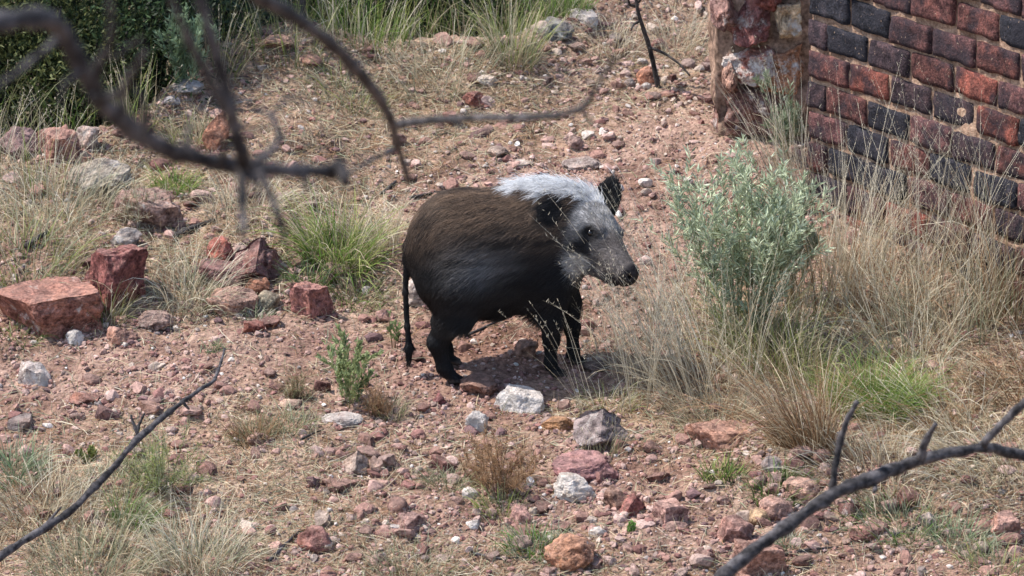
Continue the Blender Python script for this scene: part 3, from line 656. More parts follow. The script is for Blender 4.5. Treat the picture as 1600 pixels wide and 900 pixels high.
def tuft(u, v, hpx, n, rpx, pals, label, lean=0.0, spread=.5, bend=.7, width=.0024, seeds=0, seedpal='pale', name='grass_tuft', cat='grass tuft', seed=0, minlen=.35, group='grass tufts on the slope', seg=5):
    rng = np.random.default_rng(seed + int(u * 7 + v * 13)); p = gp(u, v); k = ppm(p); R = rpx / k; Ht = hpx / k / .95
    a = rng.uniform(0, 6.283, n); r = R * np.sqrt(rng.random(n)); B = np.stack([p[0] + r * np.cos(a), p[1] + r * np.sin(a) * .9, np.zeros(n)], 1); B[:, 2] = H(B[:, 0], B[:, 1]) - .004
    az = a + rng.normal(0, .7, n); th = np.abs(rng.normal(0, .5, n)) * spread + .35 * spread * r / max(R, 1e-6)
    L = Ht * rng.uniform(minlen, 1.08, n) * (1 + .15 * th)
    # an overall lean to one side
    dx = np.sin(th) * np.cos(az) + lean; dy = np.sin(th) * np.sin(az); az = np.arctan2(dy, dx); th = np.arctan2(np.hypot(dx, dy), np.cos(th))
    b, t = pal_pick(rng, pals, n)
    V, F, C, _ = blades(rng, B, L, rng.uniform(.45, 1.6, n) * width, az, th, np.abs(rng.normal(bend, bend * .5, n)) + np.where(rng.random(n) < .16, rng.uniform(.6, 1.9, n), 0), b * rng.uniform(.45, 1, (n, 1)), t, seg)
    loc = np.array([p[0], p[1], p[2]])
    o = link(name, mesh(name, V - loc, F, C), M['blade'], loc=loc, label=label, cat=cat, group=group)
    if seeds:
        m = seeds; i = rng.integers(0, n, m); B2 = B[i]; az2 = az[i] + rng.normal(0, .3, m); th2 = th[i] * .7 + rng.uniform(0, .12, m); L2 = Ht * rng.uniform(.85, 1.35, m); bd2 = np.abs(rng.normal(.35, .2, m))
        b2, t2 = pal_pick(rng, (seedpal,), m)
        Vs, Fs, Cs, Ps = blades(rng, B2, L2, np.full(m, .0019), az2, th2, bd2, b2, t2, 7)
        link('stalks', mesh('stalks', Vs - loc, Fs, Cs), M['blade'], parent=o, kind='stuff')
        # seed heads: short hairs along the last third of each stalk
        q = 14; tt = rng.uniform(.66, 1.0, (m, q)) * 7; j = np.minimum(tt.astype(int), 6); fr = (tt - j)[..., None]
        I = np.arange(m)[:, None]; SB_ = (Ps[I, j] * (1 - fr) + Ps[I, j + 1] * fr).reshape(-1, 3); mq = m * q
        hb, ht_ = pal_pick(rng, (seedpal,), mq)
        Vh, Fh, Ch, _ = blades(rng, SB_, rng.uniform(.005, .012, mq), rng.uniform(.0008, .0018, mq), rng.uniform(0, 6.283, mq), rng.uniform(.2, 1.2, mq), rng.normal(0, .3, mq), hb, ht_ * 1.1, 2, False)
        link('seed_heads', mesh('seed_heads', Vh - loc, Fh, Ch), M['blade'], parent=o, kind='stuff')
    return o
S, G, Y = 'straw', 'green', 'yel'
T = [
 (525, 412, 120, 598, 52, ('yel', 'green', 'straw', 'yel'), 'bright yellow green grass clump left of the pig', .02, .75, .9, .003, 14),
 (590, 390, 110, 195, 36, ('pale', 'straw'), 'pale dry grass clump right of the yellow green clump', -.15, .6, .7, .0022, 8),
 (480, 440, 50, 218, 36, ('green', 'bluish'), 'low dark green grass in front of the yellow green clump', -.2, 1.0, .8, .0026, 0),
 (555, 470, 46, 299, 48, ('green', 'dull', 'straw'), 'low green grass patch right of the pointed block', .1, 1.0, .7, .0022, 0),
 (300, 470, 90, 436, 52, ('straw', 'pale', 'grey'), 'shaggy pale dry grass between the red rocks', .1, .9, .9, .002, 6),
 (170, 500, 70, 126, 26, ('dull', 'straw', 'yel'), 'thin olive grass in front of the square dark red block', .05, .6, .5, .002, 3),
 (40, 415, 100, 379, 80, ('grey', 'straw', 'yel'), 'grey green grass behind the orange red boulder', .05, .8, .7, .0021, 8),
 (28, 528, 34, 172, 44, ('dark', 'green', 'dull'), 'dark green fringe under the orange red boulder', .1, 1.0, .6, .0022, 0),
 (100, 330, 90, 482, 100, ('straw', 'grey', 'pale'), 'wide straw coloured grass patch on the left bank', .05, .8, .7, .0021, 14),
 (60, 300, 150, 46, 50, ('pale', 'yel'), 'tall thin pale stalks before the dark bushes at left', .02, .3, .3, .0024, 9),
 (270, 298, 44, 276, 34, ('green', 'yel'), 'small fresh green tuft beside the ledge stone', 0, .9, .6, .0022, 0),
 (300, 225, 60, 252, 50, ('yel', 'dull', 'straw'), 'olive green tuft beside the upright orange stone', 0, .8, .6, .0022, 4),
 (390, 330, 90, 299, 70, ('pale', 'straw'), 'bleached grass under the crossing blurred twigs', .15, .9, .8, .002, 6),
 (545, 155, 50, 299, 60, ('yel', 'straw', 'grey'), 'yellowish grass behind the hanging thin branch', 0, .9, .7, .002, 5),
 (690, 120, 70, 390, 80, ('straw', 'grey', 'pale'), 'broad straw tuft high on the middle slope', 0, .9, .7, .002, 10),
 (800, 95, 110, 299, 40, ('yel', 'straw', 'grey'), 'tall yellowish grass near the crest in the middle', .05, .5, .5, .0022, 16),
 (950, 75, 60, 206, 50, ('straw', 'pale'), 'dry grass around the whitish crest slab', 0, .8, .7, .002, 6),
 (1060, 80, 70, 184, 50, ('straw', 'pale'), 'sparse dry grass left of the rubble pier', .05, .7, .6, .002, 7),
 (560, 62, 90, 252, 80, ('yel', 'green', 'pale'), 'tall green and yellow grass standing on the crest', 0, .4, .4, .0026, 20),
 (690, 50, 90, 299, 80, ('yel', 'straw', 'green'), 'tall mixed grass on the crest in the middle', .02, .4, .4, .0026, 20),
 (880, 28, 70, 299, 44, ('green', 'dull'), 'dense dark green grass on the crest left of the whitish slab', 0, .5, .5, .0026, 4),
 (450, 75, 90, 114, 60, ('dull', 'yel'), 'thin grass stalks around the dark post', 0, .4, .3, .0024, 10),
 (398, 690, 56, 299, 34, ('brown', 'rust', 'dull'), 'brown tuft with green tips beside the speckled whitish stone', -.05, .8, .6, .0022, 0),
 (455, 668, 44, 172, 40, ('grey', 'dull'), 'grey green low tuft right of the brown tuft', .05, .9, .6, .002, 0),
 (610, 650, 40, 161, 26, ('dull', 'straw'), 'small olive tuft right of the leafy weed', 0, .9, .5, .002, 0),
 (140, 890, 90, 482, 90, ('straw', 'grey', 'dull'), 'big dry tuft in the bottom left corner', .05, .8, .7, .0022, 8),
 (50, 810, 90, 436, 80, ('straw', 'brown', 'pale'), 'brownish straw tuft under the long fallen branch', -.15, .8, .8, .0022, 6),
 (20, 740, 70, 276, 50, ('bluish', 'grey'), 'bluish grey low plant at the left edge', 0, .9, .5, .003, 0),
 (175, 755, 50, 276, 60, ('straw', 'grey'), 'straw tuft beside the yellow flowered sprig', .1, .9, .7, .002, 0),
 (205, 815, 60, 299, 36, ('dull', 'green', 'grey'), 'olive green tuft beneath the long fallen branch', .25, .8, .8, .0022, 0),
 (310, 880, 100, 482, 70, ('grey', 'pale', 'straw'), 'grey bleached tuft at the bottom left of centre', 0, .8, .7, .002, 8),
 (640, 895, 60, 206, 60, ('grey', 'dull', 'straw'), 'thin grey tuft at the bottom centre', 0, .8, .6, .002, 4),
 (835, 860, 48, 299, 44, ('bluish', 'green', 'grey'), 'green tuft left of the orange and maroon block', -.1, .9, .6, .0024, 0),
 (780, 800, 50, 138, 36, ('dull', 'yel'), 'sparse olive sprouts under the pinkish brown shrub', -.1, .8, .5, .0024, 0),
 (700, 760, 40, 206, 40, ('grey', 'dull'), 'low grey green cushion left of the pinkish brown shrub', 0, 1.0, .6, .002, 0),
 (1130, 745, 40, 206, 34, ('dark', 'yel', 'green'), 'dark green patch below the broad pink stone', 0, .9, .5, .0026, 0),
 (1215, 770, 46, 229, 40, ('dark', 'dull', 'green'), 'dark green tuft above the salmon pink stone', .1, .9, .6, .0024, 0),
 (1400, 830, 56, 413, 70, ('green', 'bluish', 'grey', 'straw'), 'wide green tuft under the dark forked branch', -.2, .9, .6, .0024, 0),
 (1500, 850, 50, 252, 50, ('bluish', 'grey'), 'bluish green tuft in the lower right', .2, .9, .6, .0024, 0),
 (1230, 852, 30, 138, 24, ('bluish', 'pale'), 'little pale green tuft beside the large brown block', .1, .9, .6, .0022, 0),
 (1560, 890, 50, 276, 60, ('straw', 'grey', 'yel'), 'yellowish tuft in the lower right corner', 0, .9, .7, .0022, 0),
 (1370, 640, 92, 1265, 66, ('green', 'green', 'yel'), 'fine bright green grass cushion in the dry grass at right', 0, .8, .6, .0018, 0),
 (1260, 700, 190, 482, 44, ('rust', 'brown', 'straw'), 'tall rust brown grass clump left of the green cushion', -.28, .55, .6, .0024, 16),
 (1190, 560, 135, 434, 70, ('dull', 'yel', 'straw'), 'olive grass at the foot of the grey green shrub', -.05, .7, .6, .0022, 10),
 (1290, 480, 209, 186, 60, ('straw', 'pale', 'rust'), 'tall dry grass before the brick corner', 0, .4, .45, .0022, 26),
 (1380, 500, 220, 210, 70, ('straw', 'rust', 'pale'), 'tall dry grass before the middle of the brick wall', .05, .45, .5, .0022, 24),
 (1480, 520, 187, 235, 80, ('straw', 'grey', 'pale'), 'dry bleached grass in front of the wall base', -.1, .6, .7, .0022, 16),
 (1570, 500, 253, 235, 60, ('straw', 'dull', 'rust'), 'tall olive dry grass at the right edge by the wall', 0, .4, .45, .0024, 20),
 (1590, 620, 113, 289, 60, ('rust', 'straw', 'brown'), 'drooping rusty grass at the right edge', -.45, .8, .9, .0024, 10),
 (1450, 660, 110, 448, 90, ('straw', 'pale', 'rust'), 'swept over straw grass right of the green cushion', -.5, .8, .9, .0022, 12),
 (1530, 730, 90, 396, 90, ('pale', 'straw'), 'flattened straw heap above the forked branch', -.6, .9, .9, .0022, 8),
 (1350, 740, 90, 361, 80, ('straw', 'pale', 'brown'), 'straw heap behind the upright twig of the dark branch', -.3, .9, .9, .0022, 6),
 (1080, 600, 110, 229, 70, ('straw', 'brown', 'pale'), 'tangled dry grass right of the front hooves', -.25, .8, .8, .002, 16),
 (1010, 540, 120, 86, 50, ('pale', 'straw'), 'fine pale stalks in front of the snout', -.12, .6, .6, .0018, 22),
 (1052, 628, 215, 14, 44, ('pale', 'straw'), 'long pale seeding stalks bent over the snout', -.42, .45, .5, .0017, 26),
 (950, 635, 40, 252, 50, ('pale', 'yel', 'straw'), 'short pale grass below the front hooves', -.1, 1.0, .6, .0018, 0),
 (1120, 660, 60, 299, 60, ('grey', 'brown', 'straw'), 'greyish dry tuft above the broad pink stone', -.1, .9, .7, .002, 0),
 (1235, 300, 195, 138, 40, ('pale', 'straw'), 'tall pale grass between the pier and the brick corner', -.18, .35, .4, .0022, 18),
 (400, 498, 26, 138, 22, ('bluish', 'pale'), 'pale grey green tuft at the foot of the red rocks', .1, 1.0, .5, .0026, 0),
 (335, 545, 18, 80, 14, ('bluish', 'dull'), 'tiny green sprout on the bare soil', 0, 1.0, .4, .0024, 0),
 (940, 710, 50, 57, 30, ('straw', 'dull'), 'few dry stalks in front of the grey boulder', 0, .4, .3, .002, 3),
 (940, 560, 60, 126, 40, ('pale', 'straw'), 'thin pale grass behind the front hooves', -.1, .7, .5, .0018, 5),
 (1130, 545, 170, 130, 70, ('straw', 'pale', 'dull'), 'dry grass growing up through the grey green shrub', -.05, .55, .6, .0022, 18),
 (1235, 590, 130, 252, 60, ('straw', 'yel', 'dull'), 'mixed olive and straw grass right of the shrub foot', -.05, .6, .6, .0022, 16),
 (1320, 420, 161, 79, 60, ('pale', 'straw'), 'tall pale stalks reaching up the brick wall', .0, .35, .4, .0022, 30),
 (1430, 430, 161, 86, 70, ('pale', 'straw', 'rust'), 'tall pale stalks before the blackened bricks', .08, .4, .4, .0022, 30),
 (1540, 420, 186, 93, 60, ('straw', 'dull', 'pale'), 'tall straw stalks before the wall near the right edge', .0, .35, .4, .0022, 30),
 (1410, 570, 130, 216, 80, ('straw', 'pale', 'grey'), 'bleached grass behind the green cushion', -.15, .7, .7, .0022, 16),
 (1060, 500, 120, 100, 50, ('straw', 'pale'), 'fine dry grass left of the grey green shrub', -.15, .6, .6, .0019, 20),
 (985, 590, 120, 70, 44, ('pale', 'straw'), 'thin bent grass right of the far front hoof', -.2, .6, .7, .0018, 16),
 (1090, 640, 150, 60, 44, ('straw', 'pale', 'brown'), 'sprawling dry stalks below the shrub', -.45, .5, .6, .002, 16),
 (1012, 618, 265, 8, 30, ('pale', 'straw'), 'tall thin stalks arching across the face of the pig', -.24, .3, .5, .0016, 24),
 (1045, 590, 300, 6, 40, ('pale', 'straw'), 'long single stalks bent left above the snout', -.36, .3, .6, .0016, 18),
 (930, 655, 180, 4, 30, ('pale', 'straw'), 'few thin stalks rising before the chest of the pig', -.10, .5, .4, .0015, 9),
 (1470, 500, 300, 20, 60, ('pale', 'straw'), 'very tall pale stalks before the middle bricks', .05, .35, .35, .0022, 34),
 (1585, 470, 310, 20, 50, ('pale', 'straw'), 'very tall pale stalks at the right edge of the wall', -.05, .35, .35, .0022, 34),
 (1335, 470, 280, 20, 50, ('pale', 'straw'), 'very tall pale stalks near the brick corner', -.04, .35, .35, .0022, 30),
 (118, 214, 120, 60, 40, ('yel', 'pale', 'dull'), 'loose yellowish stalks in front of the thick blurred limb bend', .05, .45, .5, .0024, 12),
 (205, 190, 110, 70, 36, ('dull', 'yel', 'straw'), 'olive stalks beside the pointed dark violet stone', -.05, .5, .5, .0024, 12),
 (345, 108, 110, 90, 36, ('yel', 'dull', 'straw'), 'olive grass right of the bluish green feathery shrub', .05, .5, .5, .0024, 14),
 (0, 262, 120, 60, 50, ('pale', 'straw', 'dull'), 'pale stalks at the left edge beside the rubble bank', .1, .5, .5, .0022, 12),
 (1078, 642, 285, 8, 40, ('pale', 'straw'), 'bowed pale stalks reaching over the nose from the right', -.36, .3, .7, .0017, 28),
 (1000, 642, 235, 6, 36, ('pale', 'straw'), 'upright pale stalks in front of the jaw', -.04, .35, .5, .0016, 20),
 (1130, 610, 230, 30, 60, ('pale', 'straw', 'rust'), 'tall fine stalks over the lower left of the shrub', -.15, .4, .5, .0019, 30),
]
for k, row in enumerate(T):
    u, v, h, n, r, pals, lab, lean, spr, bd, wd, sdn = row
    tuft(u, v, h, n, r, pals, lab, lean, spr, bd, wd, sdn, seed=k)

def leafy(u, v, hpx, wpx, stems, leaves, leaf_len, leaf_w, cb, ct, stemc, label, name, cat, seed, lean=0.0, start=.25, up=.7, group=None, vary=.2, spread=.55, mat='leaf', p=None, sub=0):
    """A bush of many stems with real leaves set along them."""
    rng = np.random.default_rng(seed)
    p = gp(u, v) if p is None else np.asarray(p, float); k = ppm(p); Ht = hpx / k / .95; R = wpx / k / 2
    n = stems; a = rng.uniform(0, 6.283, n); r0 = R * .28 * np.sqrt(rng.random(n)); B = np.stack([p[0] + r0 * np.cos(a), p[1] + r0 * np.sin(a), np.full(n, p[2] - .01)], 1)
    reach = R * rng.uniform(.1, 1.0, n) ; th = np.arctan2(reach, Ht) * spread / .55; L = Ht * rng.uniform(.6, 1.02, n) * (1 - .25 * (reach / R) ** 2)
    dx = np.sin(th) * np.cos(a) + lean; dy = np.sin(th) * np.sin(a); az = np.arctan2(dy, dx); th = np.arctan2(np.hypot(dx, dy), np.cos(th))
    sc = np.tile(np.array(stemc), (n, 1))
    Vs, Fs, Cs, Ps = blades(rng, B, L, np.full(n, .0045), az, th, rng.normal(.1, .22, n), sc, sc, 6, False)
    loc = p.copy()
    o = link(name, None, loc=loc, label=label, cat=cat, group=group)
    stemsV, stemsF, stemsC = [Vs], [Fs], [Cs]
    if sub:                                                       # side twigs
        m = n * sub; i = np.repeat(np.arange(n), sub); tt = rng.uniform(.3, .95, m) * 6; j = np.minimum(tt.astype(int), 5); f = (tt - j)[:, None]
        B2 = Ps[i, j] * (1 - f) + Ps[i, j + 1] * f
        V2, F2, C2, P2 = blades(rng, B2, L[i] * rng.uniform(.15, .38, m), np.full(m, .003), rng.uniform(0, 6.283, m), rng.uniform(.4, 1.1, m), rng.normal(-.3, .3, m), np.tile(stemc, (m, 1)), np.tile(stemc, (m, 1)), 6, False)
        stemsF.append(F2 + len(Vs)); stemsV.append(V2); stemsC.append(C2); Ps = np.concatenate([Ps, P2])
    link('stems', mesh('stems', np.concatenate(stemsV) - loc, np.concatenate(stemsF), np.concatenate(stemsC)), M['blade'], parent=o, kind='stuff')
    ns = len(Ps); i = np.repeat(np.arange(ns), leaves); m = len(i)
    tt = (start + (1 - start) * rng.random(m) ** .8) * 5.999; j = tt.astype(int); f = (tt - j)[:, None]
    B3 = Ps[i, j] * (1 - f) + Ps[i, j + 1] * f; td = Ps[i, j + 1] - Ps[i, j]; td /= np.linalg.norm(td, axis=1, keepdims=True) + 1e-9
    rd = rng.normal(size=(m, 3)); rd -= td * (rd * td).sum(1, keepdims=True); rd /= np.linalg.norm(rd, axis=1, keepdims=True) + 1e-9
    dr = td * up + rd * (1.15 - up) ; dr /= np.linalg.norm(dr, axis=1, keepdims=True)
    sd2 = np.cross(dr, rng.normal(size=(m, 3))); sd2 /= np.linalg.norm(sd2, axis=1, keepdims=True) + 1e-9; nm = np.cross(sd2, dr)
    Ll = (leaf_len * rng.uniform(.6, 1.2, m))[:, None]; Lw = (leaf_w * rng.uniform(.7, 1.2, m))[:, None]
    v0 = B3; v1 = B3 + dr * Ll * .45 + sd2 * Lw / 2 + nm * Ll * .06; v2 = B3 + dr * Ll * .45 - sd2 * Lw / 2 + nm * Ll * .06; v3 = B3 + dr * Ll - nm * Ll * .05
    V = np.stack([v0, v1, v3, v2], 1).reshape(-1, 3); F = np.arange(m * 4).reshape(-1, 4)
    tc = rng.random((m, 1)) * .8 + .2 * (tt / 6)[:, None]; c = lerp(np.array(cb), np.array(ct), tc) * rng.uniform(1 - vary, 1 + vary, (m, 1))
    link('leaves', mesh('leaves', V - loc, F, np.repeat(c, 4, 0)), M[mat], parent=o, kind='stuff')
    return o
leafy(1155, 535, 318, 235, 50, 40, .032, .0058, (.24, .29, .16), (.60, .65, .47), (.26, .24, .15), 'silvery grey green shrub beside the brick wall', 'grey_green_shrub', 'shrub', 401, lean=.02, start=.04, sub=3, spread=.66, up=.62, vary=.35)
leafy(1222, 250, 130, 70, 12, 30, .028, .005, (.14, .18, .09), (.34, .38, .26), (.2, .18, .1), 'thin green sprig between stone pier and brick wall', 'green_sprig', 'plant', 402, sub=2)
leafy(1235, 470, 170, 90, 14, 30, .036, .007, (.18, .22, .13), (.44, .48, .36), (.24, .22, .13), 'narrow silvery shrub leaning against the grey green shrub', 'grey_green_shrub', 'shrub', 412, lean=.05, sub=2)
leafy(545, 630, 122, 80, 16, 44, .016, .0065, (.15, .20, .065), (.42, .46, .24), (.22, .22, .1), 'upright leafy green weed left of the hind hooves', 'leafy_weed', 'plant', 403, sub=2, start=.1, spread=.7)
leafy(292, 140, 118, 80, 20, 44, .026, .0065, (.13, .20, .10), (.40, .50, .33), (.2, .2, .1), 'bluish green feathery shrub on the crest before the dark bushes', 'feathery_shrub', 'shrub', 404, sub=2, start=.1)
leafy(137, 722, 34, 36, 12, 26, .016, .006, (.07, .11, .03), (.30, .30, .09), (.15, .14, .06), 'small sprig with yellowish tips on the soil at left', 'flower_sprig', 'plant', 405, start=.3)
leafy(985, 832, 24, 16, 6, 20, .014, .006, (.10, .22, .04), (.22, .38, .10), (.15, .2, .06), 'tiny bright green seedling among the lower stones', 'green_seedling', 'plant', 406, start=.1)
leafy(616, 545, 70, 30, 5, 14, .018, .010, (.12, .16, .06), (.27, .32, .14), (.18, .12, .07), 'thin weed stalks left of the tail', 'weed_stalks', 'plant', 407)

def twiggy(u, v, hpx, wpx, n, pals, label, name, seed, stem=(.16, .10, .08)):
    """A dry cushion of fine crooked twigs."""
    rng = np.random.default_rng(seed); p = gp(u, v); k = ppm(p); Ht = hpx / k / .95; R = wpx / k / 2
    a = rng.uniform(0, 6.283, 34); th = rng.uniform(.1, 1.25, 34); B = np.tile(p, (34, 1)) + rng.normal(0, R * .12, (34, 3)) * [1, 1, 0]
    L = np.hypot(R * np.sin(th), Ht * np.cos(th)) * rng.uniform(.7, 1.0, 34)
    sc = np.tile(np.array(stem), (34, 1)); Vs, Fs, Cs, Ps = blades(rng, B, L, np.full(34, .003), a, th, rng.normal(0, .4, 34), sc, sc * 1.3, 6, False)
    i = rng.integers(0, 34, n); tt = rng.uniform(.25, .999, n) * 6; j = tt.astype(int); f = (tt - j)[:, None]; B2 = Ps[i, j] * (1 - f) + Ps[i, j + 1] * f
    b, t = pal_pick(rng, pals, n)
    V2, F2, C2, P2 = blades(rng, B2, rng.uniform(.012, .04, n), rng.uniform(.0009, .0018, n), rng.uniform(0, 6.283, n), rng.uniform(0, 1.7, n), rng.normal(0, .8, n), b, t, 3, False)
    o = link(name, None, loc=p, label=label, cat='shrub')
    link('stems', mesh('stems', Vs - p, Fs, Cs), M['blade'], parent=o, kind='stuff'); link('twigs', mesh('twigs', V2 - p, F2, C2), M['blade'], parent=o, kind='stuff')
twiggy(775, 772, 112, 160, 3600, ('rust', 'brown', 'rust'), 'pinkish brown dry twiggy shrub in the middle foreground', 'twiggy_shrub', 421)
twiggy(250, 775, 120, 150, 3200, ('dull', 'grey', 'yel'), 'olive grey twiggy shrub right of the long fallen branch', 'twiggy_shrub', 422)
twiggy(465, 625, 44, 50, 700, ('brown', 'dull'), 'small brown twiggy plant left of the green leafy weed', 'twiggy_shrub', 423)
twiggy(590, 650, 50, 60, 800, ('brown', 'rust'), 'small purplish brown twiggy plant right of the green leafy weed', 'twiggy_shrub', 424)
twiggy(210, 350, 70, 110, 1500, ('grey', 'pale', 'brown'), 'grey lichen coloured twig cushion on the ledge stone', 'twiggy_shrub', 425)

# dark bushes beyond the crest
def bush(x, y, ht, wd, n, cb, ct, label, seed, leaf=(.030, .007), group='dark bushes beyond the crest', droop=.5):
    rng = np.random.default_rng(seed); z0 = float(H(x, y)); p = np.array([x, y, z0])
    o = link('dark_bush', None, loc=p, label=label, cat='bush', group=group)
    K = 60; d = rng.normal(size=(K, 3)); d /= np.linalg.norm(d, axis=1, keepdims=True); d[:, 2] = np.abs(d[:, 2]) * 1.1 - .12
    cen = d * np.array([wd / 2, wd / 2, ht * .55]) * rng.uniform(.55, 1.0, (K, 1)) + np.array([0, 0, ht * .45]); cen[:, 2] = np.maximum(cen[:, 2], .08)
    parts = [tube([(0, 0, -.1), (.02, .01, ht * .25), (0, .03, ht * .6)], [.035, .028, .012], 7, seed, .2)]
    for c in cen[:20]: parts.append(tube([(0, 0, ht * rng.uniform(.05, .35)), c * .6 + [0, 0, .02], c], [.014, .008, .003], 5, seed))
    V, F = merge(parts); link('trunk', mesh('trunk', V, F, None, True), M['darkbark'], parent=o)
    i = rng.integers(0, K, n); B = cen[i] + rng.normal(0, 1, (n, 3)) * np.array([wd, wd, ht * .8]) * .085
    dr = (B - np.array([0, 0, ht * .3])); dr /= np.linalg.norm(dr, axis=1, keepdims=True) + 1e-6; dr = dr + rng.normal(0, .55, (n, 3)); dr[:, 2] -= droop * rng.random(n); dr /= np.linalg.norm(dr, axis=1, keepdims=True)
    sdv = np.cross(dr, rng.normal(size=(n, 3))); sdv /= np.linalg.norm(sdv, axis=1, keepdims=True) + 1e-9
    Ll = leaf[0] * rng.uniform(.6, 1.4, (n, 1)); Lw = leaf[1] * rng.uniform(.7, 1.3, (n, 1))
    V = np.stack([B, B + dr * Ll * .5 + sdv * Lw / 2, B + dr * Ll, B + dr * Ll * .5 - sdv * Lw / 2], 1).reshape(-1, 3)
    clump = rng.uniform(.35, 1.9, K)[i][:, None]
    c = lerp(np.array(cb), np.array(ct), rng.random((n, 1)) ** 1.5) * clump
    link('crown', mesh('crown', V, np.arange(n * 4).reshape(-1, 4), np.repeat(c, 4, 0)), M['leaf'], parent=o, kind='stuff')
def behind(u, dy): x0 = on_plane(u, 120)[0]; return x0, float(crest(x0)) + dy
DG = ((.020, .034, .014), (.065, .10, .04)); DO = ((.035, .045, .015), (.15, .16, .06)); DB = ((.018, .034, .020), (.07, .11, .07))
for k, (u, dy, ht, wd, n, pc_, lab) in enumerate([
    (20, .55, 1.05, .85, 15000, DO, 'olive green bush at the far left behind the rubble bank'), (150, .6, 1.2, .8, 15000, DG, 'dark green bush behind the thick blurred limb'),
    (235, .75, 1.3, .85, 15000, DB, 'dark bluish needle leaved bush behind the pointed violet stone'), (370, .7, 1.1, .75, 13000, DG, 'dark green bush behind the bluish green feathery shrub'),
    (480, .9, 1.0, .8, 12000, DO, 'olive bush behind the dark post'), (610, 1.0, .95, .85, 12000, DG, 'dark green bush behind the tall crest grass'),
    (760, 1.0, .9, .85, 12000, DO, 'olive green bush at the top in the middle'), (-120, .7, 1.2, .9, 12000, DG, 'dark bush cut by the left edge of the picture'),
    (80, 1.5, 1.7, 1.3, 15000, DG, 'tall dark bush in the second row at left'), (330, 1.7, 1.7, 1.4, 15000, DB, 'tall dark bush in the second row behind the hanging branch'), (600, 2.0, 1.5, 1.5, 13000, DG, 'tall dark bush in the second row near the top centre'), (860, 1.9, 1.3, 1.3, 12000, DO, 'olive bush in the second row behind the whitish crest slab')]):
    x, y = behind(u, dy); bush(x, y, ht, wd, n, pc_[0], pc_[1], lab, 600 + k, (.034, .006) if pc_ is DB else (.026, .008))

# ------------------------------------------------------------------ the pig
YAW = math.radians(8.0)
PIG0 = np.array([(783 - 800) / 540., 0.035, 0.0]); PIG0[2] = float(np.mean(H(np.array([-.20, .10, .18, -.2]), np.array([-.025, -.015, .085, .085])))) 
Rl = rotz(-YAW)                                             # world to pig frame
def camv(a, b, c): return Rl @ (CX * a + CY * b + CZ * c)   # a direction given as seen: right, up, towards the viewer
hf = camv(.60, -.555, .575); hf /= np.linalg.norm(hf)
hr = camv(-.657, .131, .742); hr -= hf * (hr @ hf); hr /= np.linalg.norm(hr); hu = np.cross(hr, hf)
HO = np.array([.236, -.022, .442]); HB_ = np.stack([hf, hr, hu], 1); HS = .97
def hp(a, b, c): return HO + HB_ @ (np.array([a, b, c]) * HS)
def sd_ell(p, c, r, R=None):
    q = p - c
    if R is not None: q = q @ R
    k0 = np.linalg.norm(q / r, axis=-1); k1 = np.linalg.norm(q / (np.asarray(r) ** 2), axis=-1) + 1e-9; return k0 * (k0 - 1) / k1
def sd_cone(p, a, b, ra, rb):
    a = np.asarray(a, float); b = np.asarray(b, float); ba = b - a; t = np.clip(((p - a) @ ba) / (ba @ ba), 0, 1)
    return np.linalg.norm(p - a - t[..., None] * ba, axis=-1) - (ra + (rb - ra) * t)
def smin(a, b, k): h = np.clip(.5 + .5 * (b - a) / k, 0, 1); return b + (a - b) * h - k * h * (1 - h)
def gz(y): return SLOPE * y                                 # the ground under a foot
EARN = (hp(-.012, .078, .042), camv(-.90, -.28, .40)); EARF = (hp(-.005, -.064, .036), camv(.30, .92, -.05))
def ear_frame(d, nrm):
    d = d / np.linalg.norm(d); nrm = nrm - d * (nrm @ d); nrm /= np.linalg.norm(nrm); return np.stack([d, np.cross(nrm, d), nrm], 1)
EN = ear_frame(EARN[1], camv(.30, .25, .9)); EF = ear_frame(EARF[1], camv(-.35, .1, .93))
LEGS = [ # joints (x, y, z above ground) and radii
 ([(-.140, -.070, .300), (-.143, -.076, .218), (-.196, -.070, .128), (-.176, -.068, .050), (-.150, -.068, .014)], [.092, .050, .0265, .0185, .0180]),
 ([(-.115, .065, .295), (-.120, .066, .215), (-.170, .060, .128), (-.156, .056, .050), (-.146, .056, .014)], [.088, .048, .0250, .0170, .0175]),
 ([(.125, -.062, .30), (.133, -.062, .20), (.139, -.056, .115), (.137, -.052, .045), (.150, -.052, .013)], [.064, .036, .0215, .0150, .0165]),
 ([(.16, .045, .30), (.195, .040, .20), (.213, .030, .115), (.216, .024, .045), (.222, .020, .013)], [.064, .036, .0215, .0150, .0165])]
TAIL = [(-.258, .012, .395), (-.275, .010, .345), (-.279, .006, .25), (-.275, .0, .15), (-.270, -.005, .085), (-.272, -.008, .045)]
TR = [.015, .0085, .007, .0068, .010, .005]
